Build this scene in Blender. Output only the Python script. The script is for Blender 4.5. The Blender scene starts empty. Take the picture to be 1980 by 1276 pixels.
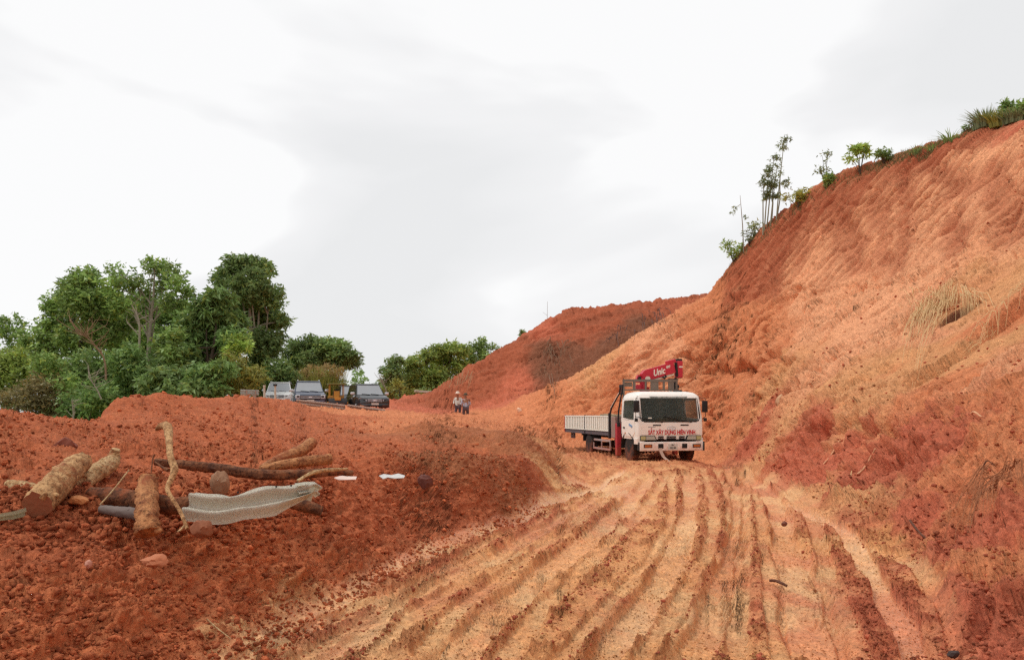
import bpy, bmesh, math, random
import numpy as np
from mathutils import Vector, Matrix

SKYOFF = (5.8, 1.1, 0.2)
# ------------------------------------------------------------------ camera, sky, sun, exposure
EYE = 1.85; FOC = 1500.0; HOR = 788.0; CX = 990.0
sc = bpy.context.scene
col = sc.collection
cam_d = bpy.data.cameras.new('camera'); cam = bpy.data.objects.new('camera', cam_d); col.objects.link(cam)
cam.location = (0, 0, EYE); cam.rotation_euler = (math.radians(90), 0, 0)
cam_d.sensor_width = 36.0; cam_d.lens = 36.0*FOC/1980.0
cam_d.shift_y = (HOR-638.0)/1980.0
cam_d.clip_start = 0.1; cam_d.clip_end = 5000
sc.camera = cam
sc.view_settings.view_transform = 'Standard'; sc.view_settings.look = 'None'
sc.view_settings.gamma = 1.0; sc.view_settings.use_curve_mapping = False
sc.view_settings.exposure = 0.0
sc.render.engine = 'CYCLES'
sc.cycles.use_denoising = False
sc.cycles.adaptive_threshold = 0.004
sc.cycles.filter_width = 1.4

SUN_EL, SUN_AZ = math.radians(60), math.radians(-88)    # azimuth measured from +Y towards +X
wld = bpy.data.worlds.new('World'); sc.world = wld; wld.use_nodes = True
nt = wld.node_tree; nt.nodes.clear()
def N(t, typ, **kw):
    n = t.nodes.new(typ)
    for k, v in kw.items(): setattr(n, k, v)
    return n
wo = N(nt, 'ShaderNodeOutputWorld'); bgs = N(nt, 'ShaderNodeBackground'); bgc = N(nt, 'ShaderNodeBackground')
sky = N(nt, 'ShaderNodeTexSky', sky_type='NISHITA', sun_disc=False)
sky.sun_elevation = SUN_EL; sky.sun_rotation = SUN_AZ
bgs.inputs[1].default_value = 0.10
nt.links.new(sky.outputs[0], bgs.inputs[0])
tc = N(nt, 'ShaderNodeTexCoord'); mp = N(nt, 'ShaderNodeMapping'); mp.inputs['Scale'].default_value = (1.0, 1.0, 2.4)
nt.links.new(tc.outputs['Generated'], mp.inputs[0])
n1 = N(nt, 'ShaderNodeTexNoise'); n1.inputs['Scale'].default_value = 1.9; n1.inputs['Detail'].default_value = 4.5; n1.inputs['Roughness'].default_value = 0.45; mp.inputs['Location'].default_value = SKYOFF
n1.inputs['Distortion'].default_value = 0.35
nt.links.new(mp.outputs[0], n1.inputs[0])
cr = N(nt, 'ShaderNodeValToRGB')
cr.color_ramp.elements[0].position = 0.43; cr.color_ramp.elements[0].color = (0.85, 0.855, 0.86, 1)
cr.color_ramp.elements[1].position = 0.575; cr.color_ramp.elements[1].color = (1.0, 1.0, 1.0, 1)
e = cr.color_ramp.elements.new(0.53); e.color = (0.92, 0.92, 0.925, 1)
nt.links.new(n1.outputs[0], cr.inputs[0])
nt.links.new(cr.outputs[0], bgc.inputs[0]); bgc.inputs[1].default_value = 0.99
mx = N(nt, 'ShaderNodeMixShader'); mx.inputs[0].default_value = 0.97      # nearly closed cloud cover over the sky
nt.links.new(bgs.outputs[0], mx.inputs[1]); nt.links.new(bgc.outputs[0], mx.inputs[2]); nt.links.new(mx.outputs[0], wo.inputs[0])

sun_d = bpy.data.lights.new('sun', 'SUN'); sun = bpy.data.objects.new('sun', sun_d); col.objects.link(sun)
sun_d.energy = 1.5; sun_d.angle = math.radians(10); sun_d.color = (1.0, 0.95, 0.88)
sd = Vector((math.sin(SUN_AZ)*math.cos(SUN_EL), math.cos(SUN_AZ)*math.cos(SUN_EL), math.sin(SUN_EL)))
sun.rotation_euler = sd.to_track_quat('Z', 'Y').to_euler()

# ------------------------------------------------------------------ noise in numpy
F32 = np.float32
def h2(ix, iy, seed):
    h = (ix.astype(np.uint32)*np.uint32(374761393)) ^ (iy.astype(np.uint32)*np.uint32(668265263)) ^ np.uint32((seed*2246822519 + 3266489917) & 0xffffffff)
    h ^= h >> np.uint32(15); h *= np.uint32(2246822519); h ^= h >> np.uint32(13); h *= np.uint32(3266489917); h ^= h >> np.uint32(16)
    return h
def rnd(ix, iy, seed): return h2(ix, iy, seed).astype(F32)*F32(1/4294967296.0)
def gnoise(x, y, seed=0):
    x = np.asarray(x, F32); y = np.asarray(y, F32)
    ix = np.floor(x); iy = np.floor(y); fx = x-ix; fy = y-iy
    ix = ix.astype(np.int32); iy = iy.astype(np.int32)
    u = fx*fx*fx*(fx*(fx*6-15)+10); v = fy*fy*fy*(fy*(fy*6-15)+10)
    r = []
    for dx, dy in ((0,0),(1,0),(0,1),(1,1)):
        a = rnd(ix+dx, iy+dy, seed)*F32(2*math.pi)
        r.append(np.cos(a)*(fx-dx)+np.sin(a)*(fy-dy))
    return ((r[0]*(1-u)+r[1]*u)*(1-v)+(r[2]*(1-u)+r[3]*u)*v)*F32(1.5)
def fbm(x, y, octv=4, seed=0, gain=0.5, ridged=False):
    s = 0; a = 1.0; t = 0.0
    for i in range(octv):
        n = gnoise(x*(2.03**i)+17.3*i, y*(2.03**i)-9.1*i, seed+i*7)
        if ridged: n = 1-2*np.abs(n)
        s = s+n*a; t += a; a *= gain
    return s/F32(t)
def worley(x, y, seed=0):
    x = np.asarray(x, F32); y = np.asarray(y, F32)
    ix = np.floor(x).astype(np.int32); iy = np.floor(y).astype(np.int32)
    f1 = np.full(x.shape, 9.0, F32); idr = np.zeros(x.shape, F32)
    for dx in (-1, 0, 1):
        for dy in (-1, 0, 1):
            cx = ix+dx; cy = iy+dy
            px = cx+rnd(cx, cy, seed); py = cy+rnd(cx, cy, seed+1)
            d = (px-x)**2+(py-y)**2
            m = d < f1
            f1 = np.where(m, d, f1); idr = np.where(m, rnd(cx, cy, seed+2), idr)
    return np.sqrt(f1), idr
def clods(x, y, size, seed):
    wx = x+gnoise(x/size*1.3, y/size*1.3, seed+11)*size*0.35
    wy = y+gnoise(x/size*1.3, y/size*1.3, seed+12)*size*0.35
    f, r = worley(wx/size, wy/size, seed)
    rad = 0.25+0.45*r
    d = np.clip(1-(f/rad)**2, 0, 1)
    return np.sqrt(d)*rad*size*0.9
def sstep(a, b, x):
    t = np.clip((x-a)/(b-a), 0, 1); return t*t*(3-2*t)

# ------------------------------------------------------------------ the lie of the land: surveyed lines
def P(px, py, Y): return ((px-CX)/FOC*Y, Y, EYE-(py-HOR)/FOC*Y)
def G(px, py, z=0.0):
    Y = FOC*(EYE-z)/(py-HOR); return ((px-CX)/FOC*Y, Y, z)
LINES = []      # (step, [points])
def line(step, *pts): LINES.append((step, pts))
# road edge left (toe of the bank)
toeL = [(-2.3,-4,0),(-2.3,2,0), G(400,1276), G(545,1165), G(700,1100), G(850,1030), G(1000,985), G(1075,935), G(1095,900)]
line(0.6, *toeL)
# road edge right (toe of the slope)
toeR = [(2.9,-4,0),(3.0,2,0), G(1870,1276), G(1830,1130,0.03), G(1760,1050,0.05), G(1640,985,0.05), G(1530,935,0.05), G(1450,893,0.05), G(1402,872,0.05), (8.9,36,0.3)]
line(0.6, *toeR)
# road floor
line(1.5, (0,-4,0),(0,2,0), G(1000,1276), G(1150,1050), G(1230,950), G(1230,910), (4.0,30,0))
line(1.5, (1.5,2,0), G(1400,1276), G(1400,1050), G(1380,950), (6.3,27,0),(5.6,33,0.05))
line(1.5, (-1.2,2,0), G(700,1276), G(950,1050), G(1120,960))
line(1.5, (2.6,27,0.0),(2.0,33,0.06),(2.0,36,0.12),(4.0,36,0.15),(1.2,38,0.35))
# top of left bank
line(0.5, (-3.1,-4,0.45),(-3.2,2,0.4),(-3.0,4.2,0.34), (-2.95,5.8,0.42),(-3.0,7.0,0.62), P(560,1000,7.9), P(640,940,9.0), P(760,925,9.8), P(850,925,11.5), P(930,915,13.6), P(1010,895,17.0), P(1050,880,20.5), P(1075,868,26))
# lower near left apron
line(0.8, P(0,1276,4.5), P(0,1150,5.3), P(0,1000,6.5), P(0,950,7.2), P(0,880,8.6), P(0,830,10.5), P(0,787,12.2))
line(0.8, P(200,1276,4.9), P(220,1100,6.2), P(250,1010,7.0), P(270,940,7.8), P(290,860,10.5), P(290,820,13), P(290,785,17), P(290,763,19))
line(0.8, P(400,1150,6.1), P(420,1050,6.8), P(430,1000,7.4), P(450,900,9.5), P(460,850,12.5), P(465,810,17), P(460,783,21.5), P(455,770,23))
line(1.0, P(640,900,10.5), P(640,850,15), P(640,815,23), P(620,795,33), P(600,787,40), P(600,788,47))
line(1.2, P(760,890,12.5), P(770,850,17), P(790,822,23), P(800,806,32), P(790,795,42), P(790,785,48))
line(1.0, (-9,3,0.9),(-10,7,1.5),(-10.5,11,1.95))
line(1.5, (-16,2,1.5),(-17,8,2.0),(-16,14,1.4))
# skyline crest left, valley behind it
line(0.8, P(-250,740,11.5), P(-80,765,12), P(0,787,12.3), P(60,800,13), P(118,834,14), P(150,844,14.2), P(188,815,15), P(210,778,16.5), P(250,765,18), P(290,762,19), P(340,768,20), P(400,770,22), P(460,768,24), P(530,772,30), P(565,778,38))
line(0.7, P(60,830,14.5), P(110,860,15.6), P(150,880,16.2), P(190,870,17.8), P(215,850,19.5))
line(2.0, (-11,15.5,0.0),(-11.3,17.5,0.2),(-12.5,20,0.2),(-12.3,23,0.2),(-12,27,0.6),(-11.8,33,0.9),(-14.5,45,0.6))
line(4.0, (-16,14,-1.0),(-17,20,-2.4),(-18,30,-3.0),(-20,42,-2.5),(-24,60,-2),(-30,90,0))
line(6.0, (-30,10,-2),(-36,30,-3),(-40,60,-2),(-44,90,0))
# old road level where the cars stand
line(2.5, (-15,45,1.6),(-12,47,1.63),(-9,47,1.6),(-6,47,1.65),(-3,50,1.8))
line(3.0, (-17,60,1.7),(-12,62,1.9),(-8,62,2.2),(-4,64,2.6))
line(5.0, (-22,95,1.8),(-8,95,2.5),(4,95,2.4),(30,95,2.0))
# spoil ridge left of the truck
line(0.8, P(800,818,21), P(850,822,22), P(905,840,22.5), P(955,853,22.5), P(1040,872,23.5))
line(1.0, P(860,812,27), P(960,835,29), P(1060,848,33))
line(1.0, P(830,890,15), P(930,885,17), P(1010,880,19.5))
line(1.2, P(900,805,36), P(1000,826,37), P(1060,838,39))
line(1.5, P(870,795,48), P(900,790,52), P(950,785,49), P(1000,800,44), P(1060,810,42), P(1110,820,42))
# hill 1: crest
crest1 = [P(2500,90,20), P(2200,150,26), P(1980,232,31), P(1900,245,32.5), P(1800,284,34), P(1700,320,36), P(1600,362,38), P(1520,417,40), P(1440,482,42), P(1405,522,43), P(1370,564,44)]
line(1.0, *crest1)
crestlobe = [P(1370,564,44), P(1300,607,45), P(1230,652,46), P(1160,695,46.5), P(1100,730,47), P(1040,755,48), P(985,775,49)]
line(1.0, *crestlobe)
line(2.5, *[(x+2.5, y+5, z-0.8) for x, y, z in crest1])
line(3.5, *[(x+7, y+14, z-3) for x, y, z in crest1])
line(1.5, *[(x+0.3, y+3.0, z-1.6) for x, y, z in crestlobe[:5]])
# bench between the cut face and the debris
line(1.0, P(2300,380,18), P(1980,478,23.5), P(1900,492,25.3), P(1800,512,28), P(1700,535,31.5), P(1600,548,35), P(1500,556,38.5), P(1390,566,42.5))
# debris apron
line(1.5, P(1460,600,38), P(1400,660,38.5), P(1300,700,40), P(1220,735,41), P(1150,770,42))
line(1.5, P(1600,600,32.5), P(1500,650,34.5), P(1480,679,34))
line(1.0, P(1490,700,31.5), P(1450,760,31.5), P(1400,820,35.5), P(1385,850,34.5))
line(1.0, P(1470,850,27), P(1480,780,28.5))
line(1.5, P(1300,780,39), P(1200,800,41))
line(1.2, P(1700,600,27.5), P(1660,660,25.5), P(1620,720,23.6), P(1560,790,22.8), P(1510,840,22.6))
line(1.2, P(1850,590,22.5), P(1830,650,20.6), P(1790,710,18.6), P(1750,770,17.4), P(1720,805,16.8))
line(1.0, P(1980,545,20), P(1980,620,17.2), P(1970,700,15), P(1950,780,13.0), P(1930,850,11.8), P(1900,930,10.8))
line(1.5, P(2300,560,14), P(2300,750,10.5), P(2300,950,7.6))
line(0.6, P(1540,835,21.3), P(1600,830,19.8), P(1700,820,17), P(1760,840,15.2), P(1815,872,13.3), P(1850,925,11.6), P(1890,1000,9.6), P(1980,1080,7.9))
line(1.0, P(1980,950,9.6), P(1985,1020,8.7))
line(1.2, (4.2,2,0.3),(5.6,2,1.3),(8,2,3.2),(12,3,6.2),(18,4,10),(25,5,12.5))
line(1.2, (4.0,-4,0.3),(8,-4,3.2),(14,-4,7))
# hill 2 behind
crest2 = [P(1450,560,70), P(1340,574,66), P(1280,581,65), P(1200,590,64), P(1150,598,63), P(1090,601,62), P(1060,620,61.5), P(1010,652,60.5), P(960,684,60), P(900,717,59), P(865,742,57.5), P(840,757,56), P(815,764,55)]
line(1.2, *crest2)
line(3.0, *[(x+2, y+6, z-1.2) for x, y, z in crest2])
line(2.0, P(1160,640,58), P(1080,680,56), P(1000,725,54.5), P(930,755,54))
line(2.0, P(1230,655,55), P(1120,720,52.5), P(1020,765,51))
line(8.0, (20,95,6),(40,80,12),(50,60,14),(50,30,14),(45,5,13))

pts = []
for step, L in LINES:
    for (a, b) in zip(L[:-1], L[1:]):
        d = math.dist(a, b); n = max(1, int(round(d/step)))
        for i in range(n): pts.append([a[k]+(b[k]-a[k])*i/n for k in range(3)])
    pts.append(list(L[-1]))
pts = np.array(pts)
keep = []
for i, p in enumerate(pts):
    if not keep or np.min((pts[keep, 0]-p[0])**2+(pts[keep, 1]-p[1])**2) > 0.16: keep.append(i)
pts = pts[keep]
CC = 0.45
def phi(d2): return np.sqrt(d2+CC*CC)
D2 = (pts[:, None, 0]-pts[None, :, 0])**2+(pts[:, None, 1]-pts[None, :, 1])**2
A = phi(D2); n_ = len(pts)
A[np.arange(n_), np.arange(n_)] += 0.0
Am = np.block([[A-0.02*np.eye(n_)*0, np.ones((n_, 1))], [np.ones((1, n_)), np.zeros((1, 1))]])
w_ = np.linalg.solve(Am+1e-9*np.eye(n_+1), np.concatenate([pts[:, 2], [0]]))
GX0, GX1, GY0, GY1, GS = -46.0, 46.0, -5.0, 98.0, 0.25
gx = np.arange(GX0, GX1+1e-6, GS); gy = np.arange(GY0, GY1+1e-6, GS)
BASE = np.zeros((len(gy), len(gx)), F32)
ax2 = ((gx[:, None]-pts[None, :, 0])**2).astype(F32)
wv = w_[:n_].astype(F32)
for j, yy in enumerate(gy):
    BASE[j] = np.sqrt(ax2+((yy-pts[:, 1])**2).astype(F32)[None, :]+F32(CC*CC)) @ wv + w_[n_]
def cubic(f):
    return ((-0.5*f**3+f**2-0.5*f), (1.5*f**3-2.5*f**2+1), (-1.5*f**3+2*f**2+0.5*f), (0.5*f**3-0.5*f**2))
def base(x, y):
    x = np.asarray(x, np.float64); y = np.asarray(y, np.float64)
    fx = np.clip((x-GX0)/GS, 1, len(gx)-3.001); fy = np.clip((y-GY0)/GS, 1, len(gy)-3.001)
    ix = fx.astype(int); iy = fy.astype(int); cxw = cubic((fx-ix)); cyw = cubic((fy-iy))
    s = 0
    for j in range(4):
        for i in range(4): s = s+BASE[iy+j-1, ix+i-1]*cxw[i]*cyw[j]
    return s
GYB, GXB = np.gradient(BASE.astype(np.float64), GS, GS)
def bgrad(x, y):
    fx = np.clip((np.asarray(x, float)-GX0)/GS, 0, len(gx)-1.001); fy = np.clip((np.asarray(y, float)-GY0)/GS, 0, len(gy)-1.001)
    ix = fx.astype(int); iy = fy.astype(int); fx -= ix; fy -= iy
    return tuple((A_[iy, ix]*(1-fx)+A_[iy, ix+1]*fx)*(1-fy)+(A_[iy+1, ix]*(1-fx)+A_[iy+1, ix+1]*fx)*fy for A_ in (GXB, GYB))
def hit(px, py):
    """where the sight line through a point of the photograph meets the bare land: used to survey the features"""
    px = np.atleast_1d(np.asarray(px, float)); py = np.atleast_1d(np.asarray(py, float))
    Y = np.geomspace(2.5, 110, 2200)
    X = (px[:, None]-CX)/FOC*Y[None]; Z = EYE-(py[:, None]-HOR)/FOC*Y[None]
    B = base(X, np.broadcast_to(Y, X.shape)) > Z
    i = np.argmax(B, axis=1); i = np.where(B.any(axis=1), i, len(Y)-1)
    return np.stack([X[np.arange(len(px)), i], Y[i]], axis=1)

# ------------------------------------------------------------------ features surveyed on the land
def pl(*q): return hit([a for a, b in q], [b for a, b in q])
def pdist(x, y, L, maxd):
    """distance to a polyline, and position along it 0..1"""
    best = np.full(x.shape, 1e3, F32); tt = np.zeros(x.shape, F32)
    lo = L.min(0)-maxd; hi = L.max(0)+maxd
    m = np.nonzero((x > lo[0]) & (x < hi[0]) & (y > lo[1]) & (y < hi[1]))[0]
    if len(m) == 0: return best, tt
    xs = x[m]; ys = y[m]; bb = np.full(xs.shape, 1e3, F32); t2 = np.zeros(xs.shape, F32)
    n = len(L)-1
    for i in range(n):
        a = L[i]; d = L[i+1]-a; l2 = max(1e-6, float(d@d))
        t = np.clip(((xs-a[0])*d[0]+(ys-a[1])*d[1])/l2, 0, 1)
        dd = np.sqrt((xs-a[0]-t*d[0])**2+(ys-a[1]-t*d[1])**2)
        k = dd < bb; bb = np.where(k, dd, bb); t2 = np.where(k, (i+t)/n, t2)
    best[m] = bb; tt[m] = t2
    return best, tt
def sdist(x, y, L, maxd):
    best = np.full(x.shape, 1e3, F32); tt = np.zeros(x.shape, F32)
    lo = L.min(0)-maxd; hi = L.max(0)+maxd
    m = np.nonzero((x > lo[0]) & (x < hi[0]) & (y > lo[1]) & (y < hi[1]))[0]
    if len(m) == 0: return best, tt
    xs = x[m]; ys = y[m]; bb = np.full(xs.shape, 1e3, F32); t2 = np.zeros(xs.shape, F32); sg = np.ones(xs.shape, F32); n = len(L)-1
    for i in range(n):
        a = L[i]; d = L[i+1]-a; l2 = max(1e-6, float(d@d)); rx = xs-a[0]; ry = ys-a[1]
        t = np.clip((rx*d[0]+ry*d[1])/l2, 0, 1); dd = np.hypot(rx-t*d[0], ry-t*d[1])
        k = dd < bb; bb = np.where(k, dd, bb); t2 = np.where(k, (i+t)/n, t2); sg = np.where(k, np.sign(d[0]*ry-d[1]*rx), sg)
    best[m] = bb*sg; tt[m] = t2
    return best, tt
RUTS = [  # image polyline, half width, depth, wetness
    (pl((395,1276),(540,1185),(700,1118),(850,1048),(1000,1000),(1080,960),(1200,912)), .20, .05, .75),
    (pl((640,1276),(760,1180),(900,1100),(1030,1030),(1120,985),(1225,915)), .17, .07, .35),
    (pl((870,1276),(960,1180),(1060,1100),(1150,1030),(1200,985),(1260,920)), .20, .08, .35),
    (pl((1170,1276),(1230,1190),(1290,1100),(1325,1030),(1335,960),(1330,915)), .17, .09, .40),
    (pl((1330,1276),(1385,1160),(1420,1070),(1432,1000),(1425,940),(1400,900)), .15, .07, .30),
    (pl((1590,1276),(1560,1180),(1530,1080),(1512,1010),(1490,955),(1440,912)), .22, .10, .40),
    (pl((1775,1276),(1735,1200),(1690,1110),(1655,1055),(1620,1015),(1560,988),(1525,975)), .13, .10, 1.0),
    (pl((480,1276),(640,1195),(820,1120),(980,1055),(1090,1010)), .12, .04, .25),
    (pl((1230,1000),(1180,940),(1110,925),(1040,905)), .25, .04, .5),
    (pl((1420,900),(1500,925),(1580,975)), .15, .05, .2),
    (pl((900,812),(960,826),(1060,836),(1110,842)), .3, .12, .2),
    (pl((1000,868),(1060,862),(1130,880)), .25, .06, .2),
]
def between(a, b, f, sh=0.0):
    t_ = np.linspace(0, 1, 14)
    def res(L): s_ = np.concatenate([[0], np.cumsum(np.linalg.norm(np.diff(L, axis=0), axis=1))]); s_ /= s_[-1]; return np.stack([np.interp(t_, s_, L[:, 0]), np.interp(t_, s_, L[:, 1])], 1)
    q = res(a)*(1-f)+res(b)*f; q[:, 0] += sh*np.sin(t_*5+f*9); return q
_r0 = [RUTS[i][0] for i in (0, 1, 2, 3, 4, 5)]
for i, f, sh in ((0, .35, .12), (0, .7, -.1), (1, .3, .1), (1, .6, -.15), (2, .35, .1), (2, .7, .12), (3, .4, -.1), (3, .75, .1), (4, .35, .15), (4, .65, -.1)):
    RUTS.append((between(_r0[i], _r0[i+1], f, sh), .085+.03*((i*7+int(f*10)) % 3)/2, .045, .15))
RUTS.append((between(_r0[5], RUTS[6][0], .5, .1), .12, .06, .2)); RUTS.append((between(_r0[5], RUTS[6][0], 1.45, .05), .10, .05, .2))
RILLS = [pl((1745,330),(1748,400),(1742,460),(1725,530)), pl((1640,440),(1655,490),(1665,540)), pl((1600,400),(1630,450),(1650,490)),
         pl((1840,420),(1850,470),(1842,520)), pl((1905,330),(1935,390),(1965,460)), pl((1850,360),(1900,345),(1935,320)), pl((1780,300),(1850,360)),
         pl((1690,380),(1700,440),(1712,520)), pl((1930,470),(1950,420),(1960,380)), pl((1545,430),(1560,470),(1540,520))]
CRACKS = [pl((1380,708),(1440,700),(1500,680),(1508,684),(1540,690)), pl((1440,640),(1500,580),(1560,555)), pl((1560,690),(1620,620),(1720,560)),
          pl((1640,560),(1700,548),(1760,545)), pl((1980,650),(1930,690),(1850,780),(1800,815)), pl((1980,575),(1930,620),(1880,650),(1855,672)),
          pl((1100,800),(1220,760),(1330,690),(1450,580)), pl((1660,770),(1740,725),(1800,700)), pl((1690,640),(1610,740)), pl((1550,835),(1640,820),(1760,835)),
          pl((1240,740),(1380,610),(1440,572)), pl((1820,560),(1760,610),(1720,660))]
SCARPS = [(pl((1362,712),(1400,706),(1440,700),(1470,690),(1500,680),(1512,690),(1530,686),(1548,694)), .55, 1.6), (pl((1530,842),(1580,828),(1650,822),(1720,828),(1770,846),(1812,872)), .30, .9),
          (pl((1745,735),(1800,712),(1850,680),(1900,640),(1950,600),(1985,570)), .40, 1.0), (pl((1800,815),(1850,782),(1910,730),(1985,665)), .30, .7), (pl((1600,770),(1660,735),(1720,700)), .22, .8),
          (pl((1570,650),(1620,610),(1680,575)), .28, .8), (pl((1230,770),(1320,715),(1400,655),(1450,600)), .30, 1.2), (pl((1120,790),(1200,760),(1280,725)), .25, 1.0), (pl((1390,572),(1480,562),(1600,552),(1700,542)), .18, .8),
          (pl((1650,905),(1700,885),(1745,880),(1790,890)), .28, .5), (pl((1560,880),(1600,862),(1640,856)), .22, .5), (pl((1840,960),(1900,930),(1985,905)), .15, .5)]
# soil colours surveyed by eye, with the left bank face lightened against its shade: photograph point -> colour class
SOIL = {'red_shade_lift': (204,118,76), 'red': (186,104,68), 'dred': (172,94,62), 'brown': (168,104,70), 'tan': (218,154,100), 'lt': (224,176,124), 'or': (210,132,90), 'lor': (232,164,122),
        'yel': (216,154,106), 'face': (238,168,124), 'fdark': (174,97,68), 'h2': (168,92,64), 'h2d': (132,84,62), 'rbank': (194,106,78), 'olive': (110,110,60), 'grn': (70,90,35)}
SP = [(50,850,'red'),(200,830,'red'),(400,800,'red'),(600,810,'red'),(560,850,'red'),(700,850,'red'),(250,900,'red'),(750,900,'red'),(60,960,'red'),(50,1050,'red'),(150,1080,'red'),
      (300,1040,'red_shade_lift'),(450,1040,'red_shade_lift'),(400,1120,'red_shade_lift'),(560,1060,'red_shade_lift'),(650,1000,'red'),(750,980,'red'),(850,960,'dred'),(900,980,'red'),(960,920,'brown'),(250,1150,'red_shade_lift'),(330,1220,'red_shade_lift'),
      (60,1230,'red_shade_lift'),(200,1250,'red_shade_lift'),(150,1180,'red_shade_lift'),(480,1180,'red_shade_lift'),(650,1080,'red_shade_lift'),(780,820,'or'),(840,805,'or'),(700,800,'or'),(870,850,'brown'),(900,870,'red'),(950,860,'brown'),(1000,880,'dred'),(1040,870,'brown'),
      (850,890,'brown'),(930,800,'or'),(960,780,'rbank'),(1050,800,'or'),(1000,830,'or'),(1080,830,'or'),(820,790,'rbank'),(760,775,'rbank'),(600,790,'red'),(500,785,'red'),(700,780,'rbank'),
      (1200,1100,'tan'),(900,1150,'tan'),(700,1200,'lt'),(1100,950,'lt'),(1200,960,'tan'),(1000,1060,'tan'),(1400,1050,'tan'),(1500,1200,'or'),(1300,1250,'tan'),(1200,920,'yel'),(1300,930,'yel'),(1650,1200,'rbank'),(1450,960,'or'),
      (1550,960,'yel'),(1650,970,'yel'),(1700,1050,'tan'),(1800,1200,'rbank'),(1560,1100,'or'),(1420,890,'rbank'),(500,1260,'lt'),(1000,1230,'tan'),
      (1600,900,'rbank'),(1700,880,'rbank'),(1760,900,'rbank'),(1560,870,'rbank'),(1650,950,'rbank'),(1800,1000,'rbank'),(1900,900,'or'),(1950,950,'or'),(1880,1050,'rbank'),(1950,1120,'or'),(1960,800,'or'),(1850,830,'rbank'),
      (1440,820,'or'),(1480,760,'yel'),(1400,760,'or'),(1560,780,'yel'),(1700,790,'yel'),(1620,700,'lor'),(1740,700,'yel'),(1680,740,'yel'),(1850,730,'or'),(1950,700,'lor'),(1900,780,'or'),(1960,600,'or'),(1900,670,'yel'),
      (1800,640,'lor'),(1700,620,'lor'),(1600,620,'lor'),(1500,620,'or'),(1480,700,'or'),(1420,640,'or'),(1440,600,'or'),(1300,700,'lor'),(1350,650,'or'),(1230,700,'lor'),(1200,760,'or'),(1120,780,'or'),(1280,760,'or'),
      (1380,580,'or'),(1150,720,'yel'),(1060,770,'or'),(1550,570,'lor'),(1900,520,'yel'),(1960,520,'yel'),(1800,560,'lor'),(1870,600,'yel'),
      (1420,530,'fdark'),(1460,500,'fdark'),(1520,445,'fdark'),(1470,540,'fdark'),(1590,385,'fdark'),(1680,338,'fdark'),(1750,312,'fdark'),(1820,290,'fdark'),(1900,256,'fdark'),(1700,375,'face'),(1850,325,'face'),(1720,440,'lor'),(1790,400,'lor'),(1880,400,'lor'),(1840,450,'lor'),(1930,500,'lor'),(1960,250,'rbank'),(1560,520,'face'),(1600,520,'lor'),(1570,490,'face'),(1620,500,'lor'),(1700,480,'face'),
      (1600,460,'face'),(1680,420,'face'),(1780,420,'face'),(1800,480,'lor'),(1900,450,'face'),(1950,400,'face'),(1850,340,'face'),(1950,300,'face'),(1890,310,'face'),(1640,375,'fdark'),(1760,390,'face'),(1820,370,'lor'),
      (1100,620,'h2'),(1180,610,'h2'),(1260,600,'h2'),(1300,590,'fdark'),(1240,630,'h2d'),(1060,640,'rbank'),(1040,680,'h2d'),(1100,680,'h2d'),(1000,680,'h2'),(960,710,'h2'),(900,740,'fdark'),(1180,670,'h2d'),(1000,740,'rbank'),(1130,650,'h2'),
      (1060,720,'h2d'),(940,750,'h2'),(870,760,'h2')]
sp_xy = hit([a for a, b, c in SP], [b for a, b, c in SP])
def s2l(c): c = np.asarray(c, float)/255; return np.where(c <= .04045, c/12.92, ((c+.055)/1.055)**2.4)
ALB = 0.97
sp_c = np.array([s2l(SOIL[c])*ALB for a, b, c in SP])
road_p = np.array([(p[0], p[1]) for p in toeL+toeR[::-1]])
tL = np.array(sorted([(p[1], p[0]) for p in toeL])); tR = np.array(sorted([(p[1], p[0]) for p in toeR]))
d_lobe = np.diff(pl((1250,740),(1420,620)), axis=0)[0]; d_lobe /= np.linalg.norm(d_lobe)
d_face = np.diff(pl((1650,500),(1696,411)), axis=0)[0]; d_face /= np.linalg.norm(d_face)
d_h2 = np.diff(pl((1000,720),(1080,640)), axis=0)[0]; d_h2 /= np.linalg.norm(d_h2)
d_apr = np.diff(pl((1760,800),(1900,720)), axis=0)[0]; d_apr /= np.linalg.norm(d_apr)
bench = np.array([(p[0], p[1]) for p in LINES[33][1]]) if False else np.array([P(2300,380,18)[:2], P(1980,478,23.5)[:2], P(1900,492,25.3)[:2], P(1800,512,28)[:2], P(1700,535,31.5)[:2], P(1600,548,35)[:2], P(1500,556,38.5)[:2], P(1390,566,42.5)[:2], P(1370,564,44)[:2]])
def dirfield(x, y, d): return x*d[0]+y*d[1], -x*d[1]+y*d[0]

def side_of_bench(x, y):
    """positive uphill of the bench line (metres across it)"""
    b = bench[::-1] if bench[0, 1] > bench[-1, 1] else bench
    xb = np.interp(y, b[:, 1], b[:, 0], left=b[0, 0]+3, right=99)
    return x-xb

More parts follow.
